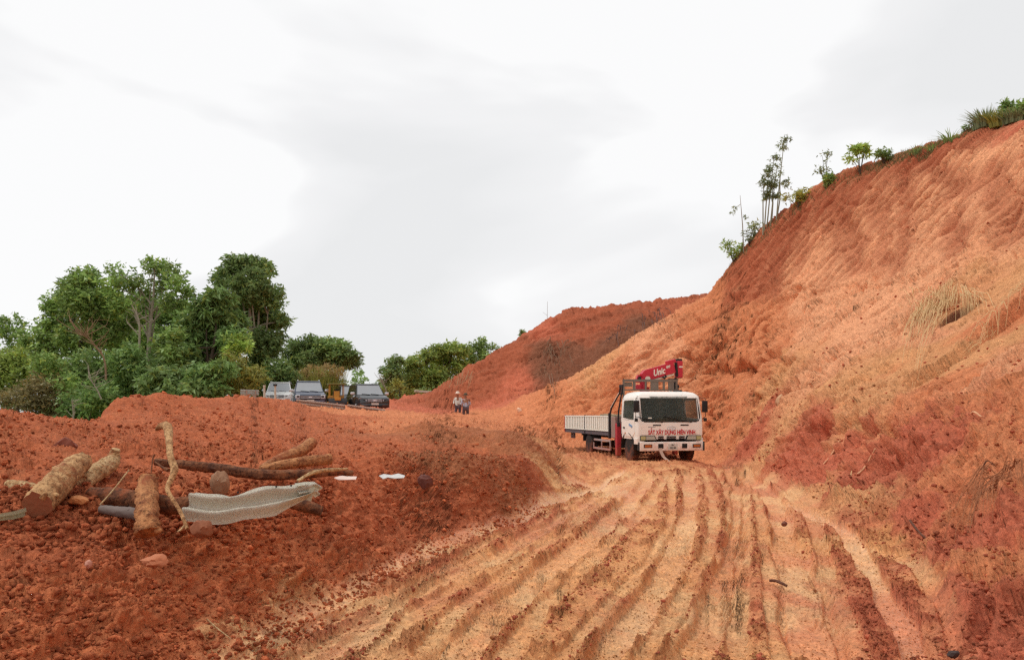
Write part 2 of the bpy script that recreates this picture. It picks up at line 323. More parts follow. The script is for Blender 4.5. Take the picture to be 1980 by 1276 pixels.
def land(x, y, want_col=True):
    x = np.asarray(x, np.float64); y = np.asarray(y, np.float64)
    z0 = base(x, y)
    far = sstep(90, 140, np.hypot(x, y))
    z0 = z0*(1-far)+(-3.0)*far
    x = x.astype(F32); y = y.astype(F32)
    # zones
    xl = np.interp(y, tL[:, 0], tL[:, 1]); xr = np.interp(y, tR[:, 0], tR[:, 1])
    wob = 0.10*fbm(x*1.7, y*1.7, 3, 5)
    road = sstep(-0.10, 0.12, x-xl+wob)*sstep(-0.25, 0.25, xr-x+wob)*sstep(33, 27, y)
    mid = sstep(27, 30, y)*sstep(9, 6, x)*sstep(-2, 1, x-(y-40)*0.15)*sstep(44, 39, y)
    left = (1-sstep(-0.10, 0.12, x-xl+wob))*sstep(60, 50, y)
    left = np.where(y > 27, sstep(2.5, 0.0, x)*sstep(58, 48, y), left)
    sb = side_of_bench(x, y)+0.5*fbm(x*.5, y*.5, 3, 9)
    face = sstep(-0.4, 0.7, sb)*(x > 5)
    hill2 = sstep(49.5, 51.5, y-0.15*x+0.0)*(x > -8)*sstep(-0.5, 1.0, y-np.interp(x, [-8, 0, 4, 8, 12, 20], [52, 50, 48.5, 47.5, 46.5, 46.5]))
    slope = np.clip(1-road-left-mid-face-hill2, 0, 1)
    z = z0.copy()
    mud = np.clip(left+0.35*mid, 0, 1)
    # spoil heaps: lumps and clods
    big = fbm(x*0.45, y*0.45, 3, 21); med = fbm(x*1.6, y*1.6, 4, 22)
    patch = sstep(-0.25, 0.35, fbm(x*0.8, y*0.8, 2, 31))
    steep_bank = sstep(1.7, 0.2, np.abs(x-(xl-0.45)))*(y < 26)
    z0f = z0.astype(F32)
    xs = x-0.9*z0f; ys = y+0.9*z0f
    c1 = clods(xs, ys, 0.30, 41); c2 = clods(xs, ys, 0.14, 43); c3 = clods(xs, ys, 0.07, 45); c4 = clods(xs, ys, 0.04, 46)
    crum = fbm(xs*5, ys*5, 5, 48, 0.62); rid = fbm(xs*2.4, ys*2.4, 4, 49, 0.55, ridged=True)
    rough = (0.40+0.60*patch)*(0.8+0.2*np.clip(steep_bank, 0, 1))*(1-0.35*sstep(11, 17, y))
    calm = sstep(-3.6, -5.2, x)*sstep(7.2, 6.0, y)
    cl = (c1*0.45*sstep(-0.2, 0.4, fbm(x*1.3, y*1.3, 2, 50))+c2*0.7+c3*0.65+c4*0.45)*rough*(0.55+0.45*sstep(5.0, 7.5, y))*(1-0.6*calm)
    z += mud*(big*0.10+med*0.05+cl*1.0+0.075*crum*rough*(1-0.4*calm)+0.10*rid*rough*(1-0.6*calm)+0.10*np.abs(fbm(xs*1.1, ys*1.1, 5, 53, .6))-0.09)
    # spoil ridge further off: bigger lumps
    z += np.clip(left+mid, 0, 1)*sstep(16, 24, y)*(0.11*fbm(x*0.9, y*0.9, 5, 51, 0.55, ridged=True)+clods(x, y, 0.5, 52)*0.2-0.05)*sstep(60, 45, y)
    # road: churned clods between ruts
    wet = np.zeros(x.shape, F32); rutm = np.zeros(x.shape, F32); dz = np.zeros(x.shape, F32)
    for k, (L, hw, dep, wt) in enumerate(RUTS):
        wv_ = 0.05*gnoise(y*0.8, x*0.2, 60+k)+0.015*gnoise(y*4.1, x*2.2, 90+k)
        d, t = pdist(x+wv_.astype(F32), y, L, 1.2)
        hwv = hw*(1+0.35*gnoise(y*0.8, x*0.1, 70+k))
        inn = sstep(1.12, 0.85, d/hwv)
        sh = np.exp(-((d-hwv*1.3)/(hwv*0.3))**2)
        dz += -dep*0.9*inn+dep*0.35*sh*(0.6+0.8*gnoise(x*4, y*4, 80+k))
        if k not in (0, 6):   # tyre lugs pressed into the rut
            s_ = t*np.sum(np.linalg.norm(np.diff(L, axis=0), axis=1))
            lug = np.sin((s_+np.abs(wv_)*0.3)*2*math.pi/0.16+np.sign(gnoise(x, y, 3))*d*9)
            dz += inn*0.016*np.clip(lug*1.8, -1, 1)*sstep(16, 10, y)*sstep(-.3, .1, gnoise(x*.6, y*.6, 77+k))
        rutm = np.maximum(rutm, inn); wet = np.maximum(wet, inn*wt)
    # tracks left by many wheels: long furrows following the road
    vv = (x-xl)/(xr-xl+1e-3)*6.0; 
    fur = fbm(vv*2.6, y*0.22+3, 4, 101); fur2 = fbm(vv*7.0, y*0.55, 3, 111)
    chp = sstep(-0.12, 0.22, fur*0.45+0.8*fbm(x*1.5+y*.3, y*1.1, 6, 121, 0.6)+0.05)
    rc = (clods(x, y, 0.105, 131)*0.5*sstep(-.2, .3, fbm(x*3, y*3, 2, 136))+clods(x, y, 0.055, 133)*0.6+clods(x, y, 0.032, 135)*0.6)
    churn = 1.0*chp*(1-0.85*rutm)
    z += road*(dz+0.022*fur+0.012*fur2+rc*(0.2+1.5*churn)+0.07*churn*fbm(x*5, y*5, 5, 137, 0.62)+0.004*fbm(x*14, y*14, 2, 141))
    z += mid*(0.14*fbm(x*0.7, y*1.8, 5, 151, 0.6, ridged=True)+clods(x, y, 0.3, 152)*0.4+dz)
    # slopes
    pq = 0.57*x-0.82*y; qq = z0f*1.15           # along the cut, and up it
    xr_, yr_ = pq, qq
    def rot(deg): a = math.radians(deg); return pq*math.cos(a)+qq*math.sin(a), -pq*math.sin(a)+qq*math.cos(a)
    s_l, t_l = rot(33); s_a, t_a = rot(30)
    near = sstep(26, 18, y)
    wl = fbm(x*0.35, y*0.35, 3, 161)
    def saw(v): f = v-np.floor(v); return np.where(f < 0.88, f/0.88, (1-f)/0.12)
    def crk(u_, v_, seed, w): 
        n = np.abs(gnoise(u_+0.5*gnoise(u_*2, v_*2, seed+1), v_+0.5*gnoise(u_*2, v_*2, seed+2), seed)); return np.clip(1-n/w, 0, 1)
    st1 = saw(t_l/1.1+2.0*wl+0.45*gnoise(s_l*0.9, t_l*0.9, 163)+0.12*gnoise(s_l*3, t_l*3, 164))
    st2 = saw(t_l/0.42+2.6*wl+0.8*gnoise(s_l*1.4, t_l*1.9, 165)+0.2*gnoise(s_l*5, t_l*5, 166))
    pm = sstep(-0.25, 0.25, fbm(s_l*0.35, t_l*0.7, 4, 167))
    an = fbm(s_l*0.7, t_l*2.2, 5, 171, 0.62)
    ck = crk(s_l*0.45, t_l*0.9, 401, 0.13)*sstep(-.1, .3, fbm(x*.5, y*.5, 2, 403))+0.6*crk(s_l*1.3, t_l*2.0, 405, 0.14)*pm
    z += slope*(1-near)*(st1*0.17*pm+st2*0.12*(0.3+0.7*pm)+0.17*an+0.13*fbm(xr_*3.2, yr_*3.2, 5, 169, 0.65)-0.45*ck-0.1)
    an2 = fbm(s_a*0.8, t_a*2.4, 5, 173, 0.6)
    st3 = saw(t_a/0.7+2.0*wl+0.6*gnoise(s_a*0.8, t_a, 175)+0.15*gnoise(s_a*4, t_a*4, 176))
    pm3 = sstep(-0.05, 0.35, fbm(s_a*0.4, t_a*0.8, 3, 177))
    ck2 = crk(s_a*0.5, t_a*1.3, 411, 0.10)*sstep(0, .3, fbm(x*.6, y*.6, 2, 413))
    rbk, _ = pdist(x, y, pl_rb, 4.0)
    rb = sstep(2.4, 1.2, rbk)
    z += slope*near*(0.12*an2+st3*0.12*pm3+0.06*fbm(xr_*3.5, yr_*3.5, 5, 179, 0.6)-0.25*ck2)
    def plates(u_, v_, a, b_, seed): 
        w1 = 0.35*gnoise(u_/a*1.7, v_/b_*1.7, seed+1); w2 = 0.35*gnoise(u_/a*1.7+9, v_/b_*1.7, seed+2)
        return worley(u_/a+w1, v_/b_+w2, seed)[1]-0.5
    z += slope*(1-near)*(0.20*plates(s_l, t_l, 1.5, 0.6, 501)*pm+0.11*plates(s_l, t_l, 0.6, 0.28, 504)*(.3+.7*pm))
    z += slope*near*(0.15*plates(s_a, t_a, 0.9, 0.4, 507)*(.25+.75*pm3)+0.06*plates(s_a, t_a, 0.35, 0.18, 510)*(.3+.7*pm3))
    z += mud*(0.05*plates(xs, ys, 0.34, 0.34, 513)*rough+0.025*plates(xs, ys, 0.15, 0.15, 516))
    # slumped red bank at the toe: blocks broken along steep faces
    blk = fbm(xr_*0.9, yr_*0.9, 4, 181, ridged=True)
    blk2 = fbm(xr_*2.2, yr_*2.2, 5, 185, 0.6, ridged=True)
    z += slope*rb*1.35*(0.22*blk*np.abs(blk)+0.13*blk2+0.16*plates(xr_, yr_, 0.5, 0.5, 519)+clods(xr_, yr_, 0.3, 186)*0.3+clods(xr_, yr_, 0.13, 187)*0.5-0.10)
    for k, L in enumerate(CRACKS):
        ww = 0.14*fbm(x*1.5, y*1.5, 3, 190+k)
        d, t = pdist(x+ww, y+ww, L, 1.0)
        z -= (slope+0.3*face)*0.42*np.exp(-(d/0.11)**2)*sstep(0, .15, t)*sstep(1, .85, t)*(0.6+0.6*gnoise(x*2, y*2, 8))
        # scarp: the uphill side stands a little higher
    for (hx, hy), hr, hd_ in HOLES:
        d = np.sqrt((x-hx)**2+(y-hy)**2)/hr; z -= (slope+face)*hd_*sstep(1.0, 0.45, d+0.25*fbm(x*3, y*3, 3, 441))
    for k, (L, hgt, fade) in enumerate(SCARPS):
        ww = 0.22*fbm(x*1.1, y*1.1, 5, 460+k, 0.6)+0.05*gnoise(x*5, y*5, 470+k)
        d, t = sdist(x+ww, y+ww, L, fade*3+.5); e_ = sstep(0, .12, t)*sstep(1, .88, t)*(0.65+0.5*gnoise(x*.9, y*.9, 480+k))
        z -= (slope+.5*face)*hgt*e_*np.where(d < 0, np.exp(d/fade)*sstep(0.0, -0.07, d), 0)
        z += (slope+.5*face)*hgt*.35*e_*np.where(d >= 0, np.exp(-d/.35), 0)*(d < 50)
    # cut face: excavator tooth grooves
    s_f, t_f = rot(56)
    wf = 0.05*fbm(x*0.4, y*0.4, 2, 201)
    gr = fbm(s_f*0.30, (t_f+wf)*4.2, 4, 203, 0.65)+0.3*fbm(xr_*2, yr_*2, 4, 204, .6)
    gr2 = saw((t_f+wf)/0.33+0.25*gnoise(s_f*0.25, t_f*.6, 205))
    fst = 0.35+0.65*sstep(-0.2, 0.3, fbm(s_f*0.3, t_f*0.5, 2, 207))
    gl = np.maximum(np.clip(1-np.abs(gnoise(s_f*0.14, t_f*1.7+3*wf, 431))/0.15, 0, 1), 0.7*np.clip(1-np.abs(gnoise(s_f*0.22, t_f*3.4+3*wf, 433))/0.22, 0, 1))*(.35+.65*fst)
    ph = 2.2*gnoise(s_f*0.16, t_f*0.30, 435)+0.5*gnoise(s_f*0.5, t_f*0.8, 436)
    comb = (0.5+0.5*np.cos(2*math.pi*t_f/0.46+2*math.pi*ph*0.55))**4*sstep(-.45, .15, fbm(s_f*0.28, t_f*0.45, 3, 437))
    z -= face*0.17*comb
    z += face*(0.10*gr*fst+0.07*gr2*fst-0.22*gl+0.10*fbm(xr_*0.35, yr_*0.35, 3, 209)+clods(xr_, yr_, 0.35, 206)*0.10*sstep(0, .4, fbm(x*.6, y*.6, 3, 208))-0.15*crk(s_f*0.35, t_f*0.35, 421, 0.08))
    rillm = np.zeros(x.shape, F32)
    for k, L in enumerate(RILLS):
        ww = 0.25*fbm(x*1.2, y*1.2, 3, 220+k)
        d, t = pdist(x+ww, y-ww, L, 1.6)
        q = sstep(0.85, 0.15, d/(0.75+0.5*gnoise(x*1.3, y*1.3, 230+k)))
        z -= face*0.16*np.exp(-(d/0.30)**2)
        rillm = np.maximum(rillm, q)
    # hill 2
    s_h, t_h = dirfield(x, y, d_h2)
    z += hill2*(0.22*fbm(rot(50)[0]*0.2, rot(50)[1]*1.5, 5, 241, .6)-0.3*crk(rot(45)[0]*.3, rot(45)[1]*.8, 242, .06)+0.3*fbm(x*0.4, y*0.4, 4, 243, ridged=True)+clods(x, y, 0.6, 245)*0.35+0.2*fbm(x*2, y*2, 4, 246, .65)-0.1)
    if not want_col: return z
    # ---------------- soil colour
    wx = x+0.9*fbm(x*0.6, y*0.6, 6, 301, 0.62); wy = y+1.3*fbm(x*0.6, y*0.6, 6, 302, 0.62)
    sc_ = 1/np.maximum(1.0, 0.12*np.hypot(x, y))
    num = np.zeros((len(x), 3), F32); den = np.zeros(len(x), F32)
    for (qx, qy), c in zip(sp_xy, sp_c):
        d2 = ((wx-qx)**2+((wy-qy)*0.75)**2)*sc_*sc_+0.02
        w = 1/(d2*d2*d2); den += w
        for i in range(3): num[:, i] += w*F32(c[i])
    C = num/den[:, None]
    def mixc(C, name, f, k=1.0): return C*(1-f[:, None])+(s2l(SOIL[name])*ALB*k).astype(F32)[None]*f[:, None]
    # road colouring: smooth ruts pale, clods redder
    rdirt = sstep(0.15, 0.6, churn*(0.55+0.6*sstep(-.3, .3, fbm(x*1.2, y*0.6, 3, 311))))
    C = mixc(C, 'dred', road*rdirt*0.42)
    C = mixc(C, 'rbank', road*sstep(-.08, .30, fbm(x*0.9, y*0.5, 6, 312, .65))*0.6)
    C = mixc(C, 'tan', road*(1-rdirt)*0.35)
    C = mixc(C, 'lt', road*rutm*sstep(-0.1, 0.3, fbm(x*0.9, y*0.5, 5, 313, .6))*0.75)
    C = mixc(C, 'lt', road*wet*sstep(16, 9, y)*sstep(7.0, 9.0, y)*(wet > .8)*0.7)
    C = mixc(C, 'or', road*(wet > .8)*sstep(9.5, 7.5, y)*0.7)
    # spoil: mixed clods
    v = fbm(x*2.2, y*2.2, 4, 321)
    C = mixc(C, 'dred', mud*sstep(0.05, 0.38, v)*0.35)
    C = mixc(C, 'or', mud*sstep(0.15, 0.5, -v)*0.35)
    C = mixc(C, 'brown', mud*sstep(0.2, 0.5, fbm(x*3.5, y*3.5, 3, 325))*0.5)
    # slope streaks
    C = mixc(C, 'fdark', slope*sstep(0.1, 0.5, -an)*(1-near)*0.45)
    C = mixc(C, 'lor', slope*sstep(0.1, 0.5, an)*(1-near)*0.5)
    C = mixc(C, 'rbank', slope*near*(1-rb)*sstep(0.05, 0.45, fbm(s_a*0.4, t_a*1.3, 4, 331))*0.6)
    C = mixc(C, 'dred', slope*rb*sstep(0.0, 0.4, fbm(x*1.5, y*1.5, 4, 333))*0.25)
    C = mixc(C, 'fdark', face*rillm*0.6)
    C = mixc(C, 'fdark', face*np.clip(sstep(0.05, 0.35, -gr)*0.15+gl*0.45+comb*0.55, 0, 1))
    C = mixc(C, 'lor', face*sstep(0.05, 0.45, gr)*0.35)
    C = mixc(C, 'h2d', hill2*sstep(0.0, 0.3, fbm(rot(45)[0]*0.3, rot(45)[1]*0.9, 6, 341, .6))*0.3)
    for (hx, hy), hr, hd_ in HOLES[:1]: C = mixc(C, 'h2d', sstep(1.15, .8, np.sqrt((x-hx)**2+(y-hy)**2)/hr+.25*fbm(x*3, y*3, 3, 442)), )  # shade inside the first hollow, painted into the soil colour
    C = mixc(C, 'grn', sstep(88, 110, np.hypot(x, y)))
    C = mixc(C, 'olive', sstep(-12.5, -14.5, x-(y-20)*0.03)*sstep(14, 18, y)*sstep(0.9, 0.4, z0.astype(F32)))
    tone = 1+0.20*fbm(xs*5, ys*5, 5, 351, .65)+0.10*fbm(x*0.5, y*0.5, 3, 353)
    C = C*tone[:, None]
    wetv = np.clip(wet*0.8*road+road*(1-rdirt)*0.22+mud*0.05+0.10*rb*slope, 0, 1)
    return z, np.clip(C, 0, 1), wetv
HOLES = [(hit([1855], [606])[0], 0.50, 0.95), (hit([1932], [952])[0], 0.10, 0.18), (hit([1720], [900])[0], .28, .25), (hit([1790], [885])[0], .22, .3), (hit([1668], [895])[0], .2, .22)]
pl_rb = pl((1540,850),(1620,870),(1700,880),(1760,900),(1790,950),(1840,1020),(1930,1150))

def zat(x, y): return float(land(np.array([x]), np.array([y]), False)[0])
def at(px, py):
    q = hit([px], [py])[0]; return float(q[0]), float(q[1]), zat(q[0], q[1])

# ------------------------------------------------------------------ ground mesh (finer near the viewer)
NC_IN, NC_OUT, NR = 900, 90, 790
th = np.concatenate([np.linspace(-math.radians(37), math.radians(37), NC_IN), np.linspace(math.radians(37), math.radians(323), NC_OUT+2)[1:-1]])
# even in tan() inside the wedge
tin = np.linspace(-math.tan(math.radians(37)), math.tan(math.radians(37)), NC_IN); th[:NC_IN] = np.arctan(tin)
rr = np.geomspace(0.5, 900, 1500)
RX = np.sin(th)[:, None]*rr[None]; RY = np.cos(th)[:, None]*rr[None]
ZB = base(RX, RY); ZB[(rr > 98)[None].repeat(len(th), 0)] = -3
dr = np.diff(rr)[None]; dh = np.abs(np.diff(ZB, axis=1))
rm = 0.5*(rr[1:]+rr[:-1])[None]
wgt = dr/rm*np.clip(1.7/rm, 0.05, 0.5)+dh/rm*0.9
wgt = np.where(rm > 75, dr/rm*0.02, wgt)
wgt[:, rm[0] < 4] *= 0.35
from_s = np.concatenate([np.zeros((len(th), 1)), np.cumsum(wgt, axis=1)], axis=1)
R = np.empty((len(th), NR))
for i in range(len(th)):
    R[i] = np.interp(np.linspace(0, from_s[i, -1], NR), from_s[i], rr)
gxv = (np.sin(th)[:, None]*R).ravel(); gyv = (np.cos(th)[:, None]*R).ravel()
DX = np.empty(len(gxv)); DY = np.empty(len(gxv))
zs = np.empty(len(gxv)); CO = np.empty((len(gxv), 3)); WE = np.empty(len(gxv))
CH = 220000
for s in range(0, len(gxv), CH):
    a, b, c = land(gxv[s:s+CH], gyv[s:s+CH]); 
    x_, y_ = gxv[s:s+CH], gyv[s:s+CH]; z0_ = base(x_, y_); fr_ = sstep(90, 140, np.hypot(x_, y_)); z0_ = z0_*(1-fr_)-3.0*fr_
    gx_, gy_ = bgrad(x_, y_); k_ = 1/np.sqrt(1+gx_**2+gy_**2); d_ = (a-z0_)*(0.6+0.4*k_)          # relief stands square to the slope
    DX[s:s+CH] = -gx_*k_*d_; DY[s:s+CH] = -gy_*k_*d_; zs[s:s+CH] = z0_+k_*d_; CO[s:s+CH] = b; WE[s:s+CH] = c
nC = len(th)
me = bpy.data.meshes.new('ground')
nv = nC*NR+1
co = np.zeros((nv, 3), F32); co[:-1, 0] = gxv+DX; co[:-1, 1] = gyv+DY; co[:-1, 2] = zs; co[-1] = (0, 0, float(zs[::NR].mean()))
I = np.arange(nC)[:, None]; J = np.arange(NR-1)[None]
I2 = (I+1) % nC
q = np.stack([I*NR+J, I*NR+J+1, I2*NR+J+1, I2*NR+J], axis=-1).reshape(-1, 4)[:, ::-1]
tri = np.stack([np.full(nC, nv-1), ((np.arange(nC)+1) % nC)*NR, np.arange(nC)*NR], axis=-1)
loops = np.concatenate([q.ravel(), tri.ravel()]).astype(np.int32)
me.vertices.add(nv); me.vertices.foreach_set('co', co.ravel())
me.loops.add(len(loops)); me.loops.foreach_set('vertex_index', loops)
nf = len(q)+len(tri)
me.polygons.add(nf)
ls = np.concatenate([np.arange(len(q))*4, len(q)*4+np.arange(len(tri))*3]).astype(np.int32)
me.polygons.foreach_set('loop_start', ls)
me.update(calc_edges=True)
me.polygons.foreach_set('use_smooth', np.ones(nf, bool))
ca = me.color_attributes.new('soil', 'FLOAT_COLOR', 'POINT')
cc = np.ones((nv, 4), F32); cc[:-1, :3] = CO; cc[:-1, 3] = 1; cc[-1, :3] = CO[0]; ca.data.foreach_set('color', cc.ravel())
wa = me.attributes.new('wet', 'FLOAT', 'POINT'); wa.data.foreach_set('value', np.append(WE, 0).astype(F32))
ground = bpy.data.objects.new('ground', me); col.objects.link(ground); ground['kind'] = 'structure'
ground['label'] = 'red and tan muddy ground with rutted track and cut hillside'

def mat_new(name):
    m = bpy.data.materials.new(name); m.use_nodes = True; t = m.node_tree; t.nodes.clear()
    o = N(t, 'ShaderNodeOutputMaterial'); b = N(t, 'ShaderNodeBsdfPrincipled'); t.links.new(b.outputs[0], o.inputs[0])
    return m, t, b
def math_n(t, op, a, b=None, c=None):
    n = N(t, 'ShaderNodeMath', operation=op)
    for i, v in enumerate((a, b, c)):
        if v is None: continue
        if isinstance(v, (int, float)): n.inputs[i].default_value = v
        else: t.links.new(v, n.inputs[i])
    return n.outputs[0]
m, t, b = mat_new('wet_laterite_soil')
at_c = N(t, 'ShaderNodeAttribute', attribute_name='soil'); at_w = N(t, 'ShaderNodeAttribute', attribute_name='wet')
tcg = N(t, 'ShaderNodeTexCoord')
na = N(t, 'ShaderNodeTexNoise'); na.inputs['Scale'].default_value = 22; na.inputs['Detail'].default_value = 6; na.inputs['Roughness'].default_value = .65
nb = N(t, 'ShaderNodeTexNoise'); nb.inputs['Scale'].default_value = 7; nb.inputs['Detail'].default_value = 8; nb.inputs['Roughness'].default_value = .7
for n in (na, nb): t.links.new(tcg.outputs['Object'], n.inputs['Vector'])
v0 = math_n(t, 'MULTIPLY_ADD', na.outputs[0], 1.6, 0.27)
v0b = math_n(t, 'MULTIPLY_ADD', nb.outputs[0], 1.3, 0.39)
v0c = math_n(t, 'MULTIPLY', v0, v0b); v1 = math_n(t, 'MAXIMUM', v0c, 0.25)
mulc = N(t, 'ShaderNodeMix', data_type='RGBA', blend_type='MULTIPLY'); mulc.inputs[0].default_value = 1
t.links.new(at_c.outputs['Color'], mulc.inputs[6]); t.links.new(v1, mulc.inputs[7])
t.links.new(mulc.outputs[2], b.inputs['Base Color'])
ro = math_n(t, 'MULTIPLY_ADD', at_w.outputs['Fac'], -0.62, 0.92)
ro2 = math_n(t, 'MULTIPLY_ADD', nb.outputs[0], 0.2, ro); ro3 = math_n(t, 'SUBTRACT', ro2, 0.1)
t.links.new(ro3, b.inputs['Roughness'])
t.links.new(math_n(t, 'MULTIPLY_ADD', at_w.outputs['Fac'], 0.5, 0.12), b.inputs['Specular IOR Level'])
bmp = N(t, 'ShaderNodeBump'); bmp.inputs['Distance'].default_value = 0.11
bs = math_n(t, 'MULTIPLY_ADD', at_w.outputs['Fac'], -0.5, 0.9); t.links.new(bs, bmp.inputs['Strength'])
hs = math_n(t, 'MULTIPLY_ADD', na.outputs[0], 0.5, nb.outputs[0])
t.links.new(hs, bmp.inputs['Height']); t.links.new(bmp.outputs[0], b.inputs['Normal'])
me.materials.append(m)
# ------------------------------------------------------------------ loose clods (nobody could count them)
rs = np.random.RandomState(7)
def ico():
    bm = bmesh.new(); bmesh.ops.create_icosphere(bm, subdivisions=1, radius=1.0)
    v = np.array([q.co[:] for q in bm.verts]); bm.verts.ensure_lookup_table(); f = np.array([[w.index for w in q.verts] for q in bm.faces]); bm.free(); return v, f
ICO_ = ico()
OCTV = np.array([(1,0,0),(-1,0,0),(0,1,0),(0,-1,0),(0,0,1),(0,0,-1)], float); OCTF = np.array([(0,2,4),(2,1,4),(1,3,4),(3,0,4),(2,0,5),(1,2,5),(3,1,5),(0,3,5)])
def lumps_mesh(name, X, Y, Zz, S, C, seed, sq=0.72, tiny=False):
    ICOV, ICOF = (OCTV, OCTF) if tiny else ICO_
    r = np.random.RandomState(seed); n = len(X)
    nvv = len(ICOV)
    V = ICOV[None]*(1+0.75*(r.rand(n, nvv, 1)-0.5))
    V = V*np.stack([1+0.5*(r.rand(n)-.5), 1+0.5*(r.rand(n)-.5), sq+0.3*(r.rand(n)-.5)], 1)[:, None]
    a = r.rand(n)*6.28; ca_, sa = np.cos(a)[:, None], np.sin(a)[:, None]
    vx = V[..., 0]*ca_-V[..., 1]*sa; vy = V[..., 0]*sa+V[..., 1]*ca_
    tl = (r.rand(n)-.5)[:, None]*1.0; vz = V[..., 2]*np.cos(tl)+vx*np.sin(tl); vx = vx*np.cos(tl)-V[..., 2]*np.sin(tl)
    co = np.stack([vx*S[:, None]+X[:, None], vy*S[:, None]+Y[:, None], vz*S[:, None]+Zz[:, None]], -1).reshape(-1, 3)
    F = (ICOF[None]+np.arange(n)[:, None, None]*nvv).reshape(-1, 3).astype(np.int32)
    m_ = bpy.data.meshes.new(name); m_.vertices.add(len(co)); m_.vertices.foreach_set('co', co.astype(F32).ravel())
    m_.loops.add(F.size); m_.loops.foreach_set('vertex_index', F.ravel()); m_.polygons.add(len(F))
    m_.polygons.foreach_set('loop_start', (np.arange(len(F))*3).astype(np.int32)); m_.update(calc_edges=True)
    c4 = np.ones((n, nvv, 4), F32); c4[..., :3] = C[:, None]
    at_ = m_.color_attributes.new('soil', 'FLOAT_COLOR', 'POINT'); at_.data.foreach_set('color', c4.ravel())
    w2 = m_.attributes.new('wet', 'FLOAT', 'POINT'); w2.data.foreach_set('value', np.zeros(n*nvv, F32))
    m_.materials.append(m); o = bpy.data.objects.new(name, m_); col.objects.link(o); return o
def scatter(n, box, size, accept, seed):
    bankcol = accept.__name__ == 'acc_bank'; local = accept.__name__ == 'acc_grit'
    r = np.random.RandomState(seed)
    u = r.uniform(box[0], box[1], n); yy = np.exp(r.uniform(math.log(box[2]), math.log(box[3]), n)); xx = u*yy
    k = accept(xx, yy, r); xx, yy = xx[k], yy[k]
    z, c, w = land(xx, yy)
    S = np.exp(r.uniform(math.log(size[0]), math.log(size[1]), len(xx)))*(0.6+0.4*np.clip(yy/10, 0.7, 3))
    if bankcol: c = c*0+np.where(r.rand(len(xx), 1) < .75, s2l(SOIL['red'])*ALB*1.15, s2l(SOIL['dred'])*ALB)
    elif local: pass
    else: c = np.where(r.rand(len(xx), 1) < .6, s2l(SOIL['rbank'])*ALB*.92*np.ones_like(c), c*.8)
    c = c*(0.75+0.45*r.rand(len(xx), 1))
    return xx, yy, z+S*0.15, S, c
def acc_bank(x, y, r):
    xl = np.interp(y, tL[:, 0], tL[:, 1]); p = fbm(x*0.8, y*0.8, 3, 31)
    return (x < xl+0.35+0.5*r.rand(len(x))**3) & (r.rand(len(x)) < 0.35+1.2*p+0.7*(np.abs(x-xl+.4) < .9))
def acc_road(x, y, r):
    xl = np.interp(y, tL[:, 0], tL[:, 1]); xr = np.interp(y, tR[:, 0], tR[:, 1]); vv = (x-xl)/(xr-xl)*6
    d0 = np.full(x.shape, 9.0)
    for L, hw, dp, wt in RUTS: d0 = np.minimum(d0, pdist(x.astype(F32), y.astype(F32), L, 1.0)[0]/hw)
    fur = fbm(vv*2.6, y*0.22+3, 4, 101)*0.8+0.6*fbm(x*2.2, y*2.2, 4, 121)
    return (x > xl) & (x < xr+0.3) & (d0 > 0.95) & (r.rand(len(x)) < 0.06+1.0*sstep(-0.15, 0.3, fur))
def acc_slope(x, y, r):
    xr = np.interp(y, tR[:, 0], tR[:, 1])
    return (x > xr) & (r.rand(len(x)) < 0.5*sstep(3.5, 0.3, x-xr)+0.05+0.3*sstep(0.1, .4, fbm(x, y, 3, 77)))
def acc_grit(x, y, r):
    xl = np.interp(y, tL[:, 0], tL[:, 1]); xr = np.interp(y, tR[:, 0], tR[:, 1]); g_ = fbm(x*1.3, y*1.3, 4, 128, .6)
    return (x > xl-.2) & (x < xr+.5) & (r.rand(len(x)) < .25+1.4*np.clip(g_+.1, 0, 1))
def cat(*a): return [np.concatenate(q) for q in zip(*a)]
o = lumps_mesh('mud_clods', *cat(scatter(34000, (-0.70, 0.05, 4.3, 16), (0.006, 0.022), acc_bank, 1), scatter(5200, (-0.70, 0.02, 4.6, 24), (0.018, 0.042), acc_bank, 2)), 5)
o['kind'] = 'stuff'; o['label'] = 'loose red mud clods strewn over the spoil bank'
o = lumps_mesh('track_clods', *cat(scatter(70000, (-0.42, 0.6, 5.2, 22), (0.006, 0.019), acc_road, 3), scatter(3600, (-0.42, 0.6, 5.2, 26), (0.016, 0.034), acc_road, 4)), 6)
o['kind'] = 'stuff'; o['label'] = 'small churned mud clods between the wheel ruts'
o = lumps_mesh('slope_crumbs', *cat(scatter(14000, (0.2, 0.70, 5.5, 34), (0.010, 0.035), acc_slope, 8)), 9)
o['kind'] = 'stuff'; o['label'] = 'crumbled soil lying on the cut slope and at its toe'
o = lumps_mesh('track_grit', *scatter(60000, (-0.42, 0.62, 5.2, 15), (0.004, 0.012), acc_grit, 21), 22, tiny=True)
o['kind'] = 'stuff'; o['label'] = 'fine crumbs of dried mud scattered over the track'
